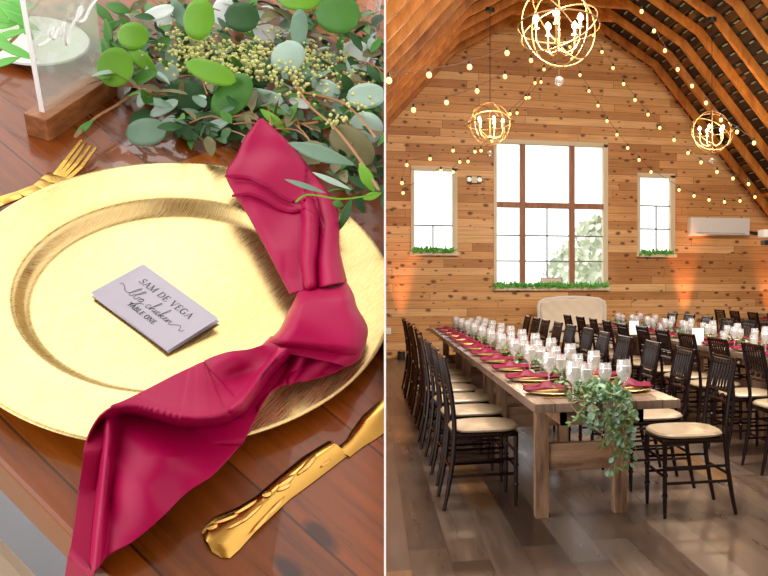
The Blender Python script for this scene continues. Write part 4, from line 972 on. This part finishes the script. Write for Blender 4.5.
sprig('sprig with a pale narrow leaf low in the greenery above the gold charger', [('lg4', 215, 126, 19, 6, -.4, .005, 1), ('lg1', 275, 121, 20, 5, .68, .02, 1), ('lg3', 232, 132, 24, 9, .1, -.004, 1), ('lg3', 190, 133, 17, 8, .2, -.004, 1), ('lg3', 258, 78, 12, 10, .3, .02)])
sprig('seeded sprig, yellow-green clusters at the centre of the greenery', [('lg4', 166, 72, 14, 10, .3, .02), ('pale', 158, 13, 17, 7, -.35, .03), ('pale', 222, 14, 12, 18, .3, .01), ('lg5', 180, 14, 7, 16, -.5, .03), ('pale', 165, 20, 8, 10, .5, .02)], seeds=[(190, 50, 34, 22, 210, .03), (228, 62, 30, 22, 190, .03), (262, 60, 34, 26, 240, .03), (300, 74, 28, 24, 130, .03), (325, 62, 30, 24, 110, .025), (350, 76, 26, 20, 50, .02)])
sprig('sprig with a pale leaf pair at the upper right of the greenery', [('pale', 356, 52, 14, 12, .2, .02), ('pale', 262, 32, 15, 12, .3, .01), ('lg2', 376, 45, 10, 4, -.9, .05, 1), ('lg3', 350, 62, 10, 6, .3, .015), ('lg3', 374, 74, 12, 5, .9, .03, 1), ('pale', 332, 95, 7, 7, .1, .02)])
# the mass of small leaves beneath
base = L(250, 90, HT); r = lempty('centrepiece_garland', base); rn = random.Random(4)
poly = [(128, 8), (384, -20), (384, 206), (344, 188), (318, 168), (292, 150), (270, 134), (240, 140), (205, 146), (186, 140), (172, 118), (130, 104), (108, 78), (112, 40)]
def inside(x, y):
    c_ = False
    for (x0, y0), (x1, y1) in zip(poly, poly[1:] + poly[:1]):
        if (y0 > y) != (y1 > y) and x < (x1 - x0) * (y - y0) / (y1 - y0) + x0: c_ = not c_
    return c_
ms = {k: MB() for k in ('lg2', 'lg3', 'lg4', 'lg5', 'lg6')}; wt = ['lg3'] * 5 + ['lg5'] * 3 + ['lg2'] * 5 + ['lg6'] * 4 + ['lg4'] * 2
cnt = 0
while cnt < 900:
    x, y = rn.uniform(100, 384), rn.uniform(-20, 206)
    if not inside(x, y): continue
    cnt += 1; lo_ = (y > 120 and x < 250) or x > 330 and y > 120; mt = rn.choice(wt if not lo_ else ['lg3', 'lg3', 'lg3', 'lg2', 'lg6', 'lg5'])
    h_ = rn.uniform(HT + .002, .022 if y > 100 else .03); p = L(x, y, h_)
    d = Vector((rn.uniform(-1, 1), rn.uniform(-1, 1), rn.uniform(-.1, .7))); ln = rn.uniform(.012, .030)
    ms[mt].leaf(p, d, (rn.uniform(-.7, .7), rn.uniform(-1, .5), 1), ln, ln * rn.uniform(.25, .55), rn.uniform(0, .4), rn.random() < .4)
for k, mb in ms.items(): lb(mb, 'leaves', M[k], r, base)
mb = MB()
for _ in range(40):
    x, y = rn.uniform(130, 370), rn.uniform(10, 150)
    if inside(x, y): a_ = rn.uniform(-.6, .9); script(mb, [(x, y), (x + 22 * math.cos(a_), y + 22 * math.sin(a_)), (x + 40 * math.cos(a_ + .3), y + 40 * math.sin(a_ + .3))], lambda X, Y: L(X, Y, .022), .0009, 3)
lb(mb, 'twigs', M['twigb'], r, base)
tag(r, 'dense bed of mixed eucalyptus greenery across the table above the gold charger', 'garland')
# greenery and plates behind the sign
base = L(20, 10, HT); r = lempty('ruscus_garland', base); mb = MB(); mb2 = MB(); rn = random.Random(9)
for (x, y, rx, ry, an) in [(6, 8, 26, 6, .35), (20, 20, 24, 5, .5), (2, 24, 22, 5, -.1), (14, 50, 26, 5, .4), (4, 62, 18, 4, -.3), (18, 5, 18, 6, .1), (4, 42, 20, 4, .7), (26, 30, 14, 4, .9), (-4, 14, 18, 7, .6), (10, 34, 20, 4, -.25)]:
    bigleaf(mb, x, y, rx, ry, an, rn.uniform(.0, .04), pointed=True)
for (x, y, rx, ry, an) in [(104, 14, 18, 5, .8), (108, 34, 16, 5, 1.4), (118, 8, 14, 6, .3), (112, 26, 12, 5, -.5), (106, 50, 14, 5, 1.2), (124, 20, 14, 4, 1.0)]: bigleaf(mb2, x, y, rx, ry, an, rn.uniform(.0, .03), pointed=True)
lb(mb, 'leaves', M['leafbright'], r, base, solid=.0004); lb(mb2, 'leaves', M['lg2'], r, base, solid=.0004)
script(mb3 := MB(), [(-20, 60), (0, 50), (18, 34), (30, 12), (60, -20)], lambda x, y: L(x, y, .0), .002); lb(mb3, 'stem', M['twigb'], r, base)
tag(r, 'bright green narrow-leafed greenery behind the acrylic sign', 'garland')
pq = L(36, 46, HT + .002)
o = lb(MB().lathe([(.001, 0), (.030, 0), (.034, .003), (.050, .008), (.051, .006), (.036, .001), (.001, -.001)], 40, pq), 'side_plate', M['white'], None, pq); tag(o, 'white plate behind the acrylic sign at the far side', 'plate')
for k, (px, py, hgt, lab) in enumerate([(282, 44, .16, 'clear glass stem rising behind the pale silver leaf'), (372, 54, .14, 'clear glass stem at the upper right of the greenery')]):
    b_ = L(px, py, HT)
    r = lempty('wine_glass', b_); lb(MB().lathe([(.001, 0), (.032, .0), (.032, .0015), (.008, .004), (.0035, .012), (.0035, .075), (.008, .086), (.001, .088)], 20, b_), 'stem', M['clear'], r, b_)
    lb(MB().lathe([(.008, .086), (.030, .105), (.038, .14), (.032, .19), (.031, .19), (.037, .14), (.029, .107), (.001, .090)], 20, b_), 'bowl', M['clear'], r, b_)
    tag(r, lab, 'glass', 'wine glasses behind the centrepiece')
# soft key lamp added for this table, out of view up and behind it to the left
def area(name, q, tgt, e, col, sx, sy):
    li = bpy.data.lights.new(name, 'AREA'); li.energy = e; li.color = col; li.shape = 'RECTANGLE'; li.size = sx; li.size_y = sy
    lo = bpy.data.objects.new(name, li); C.objects.link(lo); P_ = FR @ Vector(q); T_ = FR @ Vector(tgt); lo.location = P_; lo.rotation_euler = (T_ - P_).to_track_quat('-Z', 'Y').to_euler()
area('window_daylight', (-.9, .55, .9), (0, 0, 0), 3, (1, .98, .95), .5, .5)
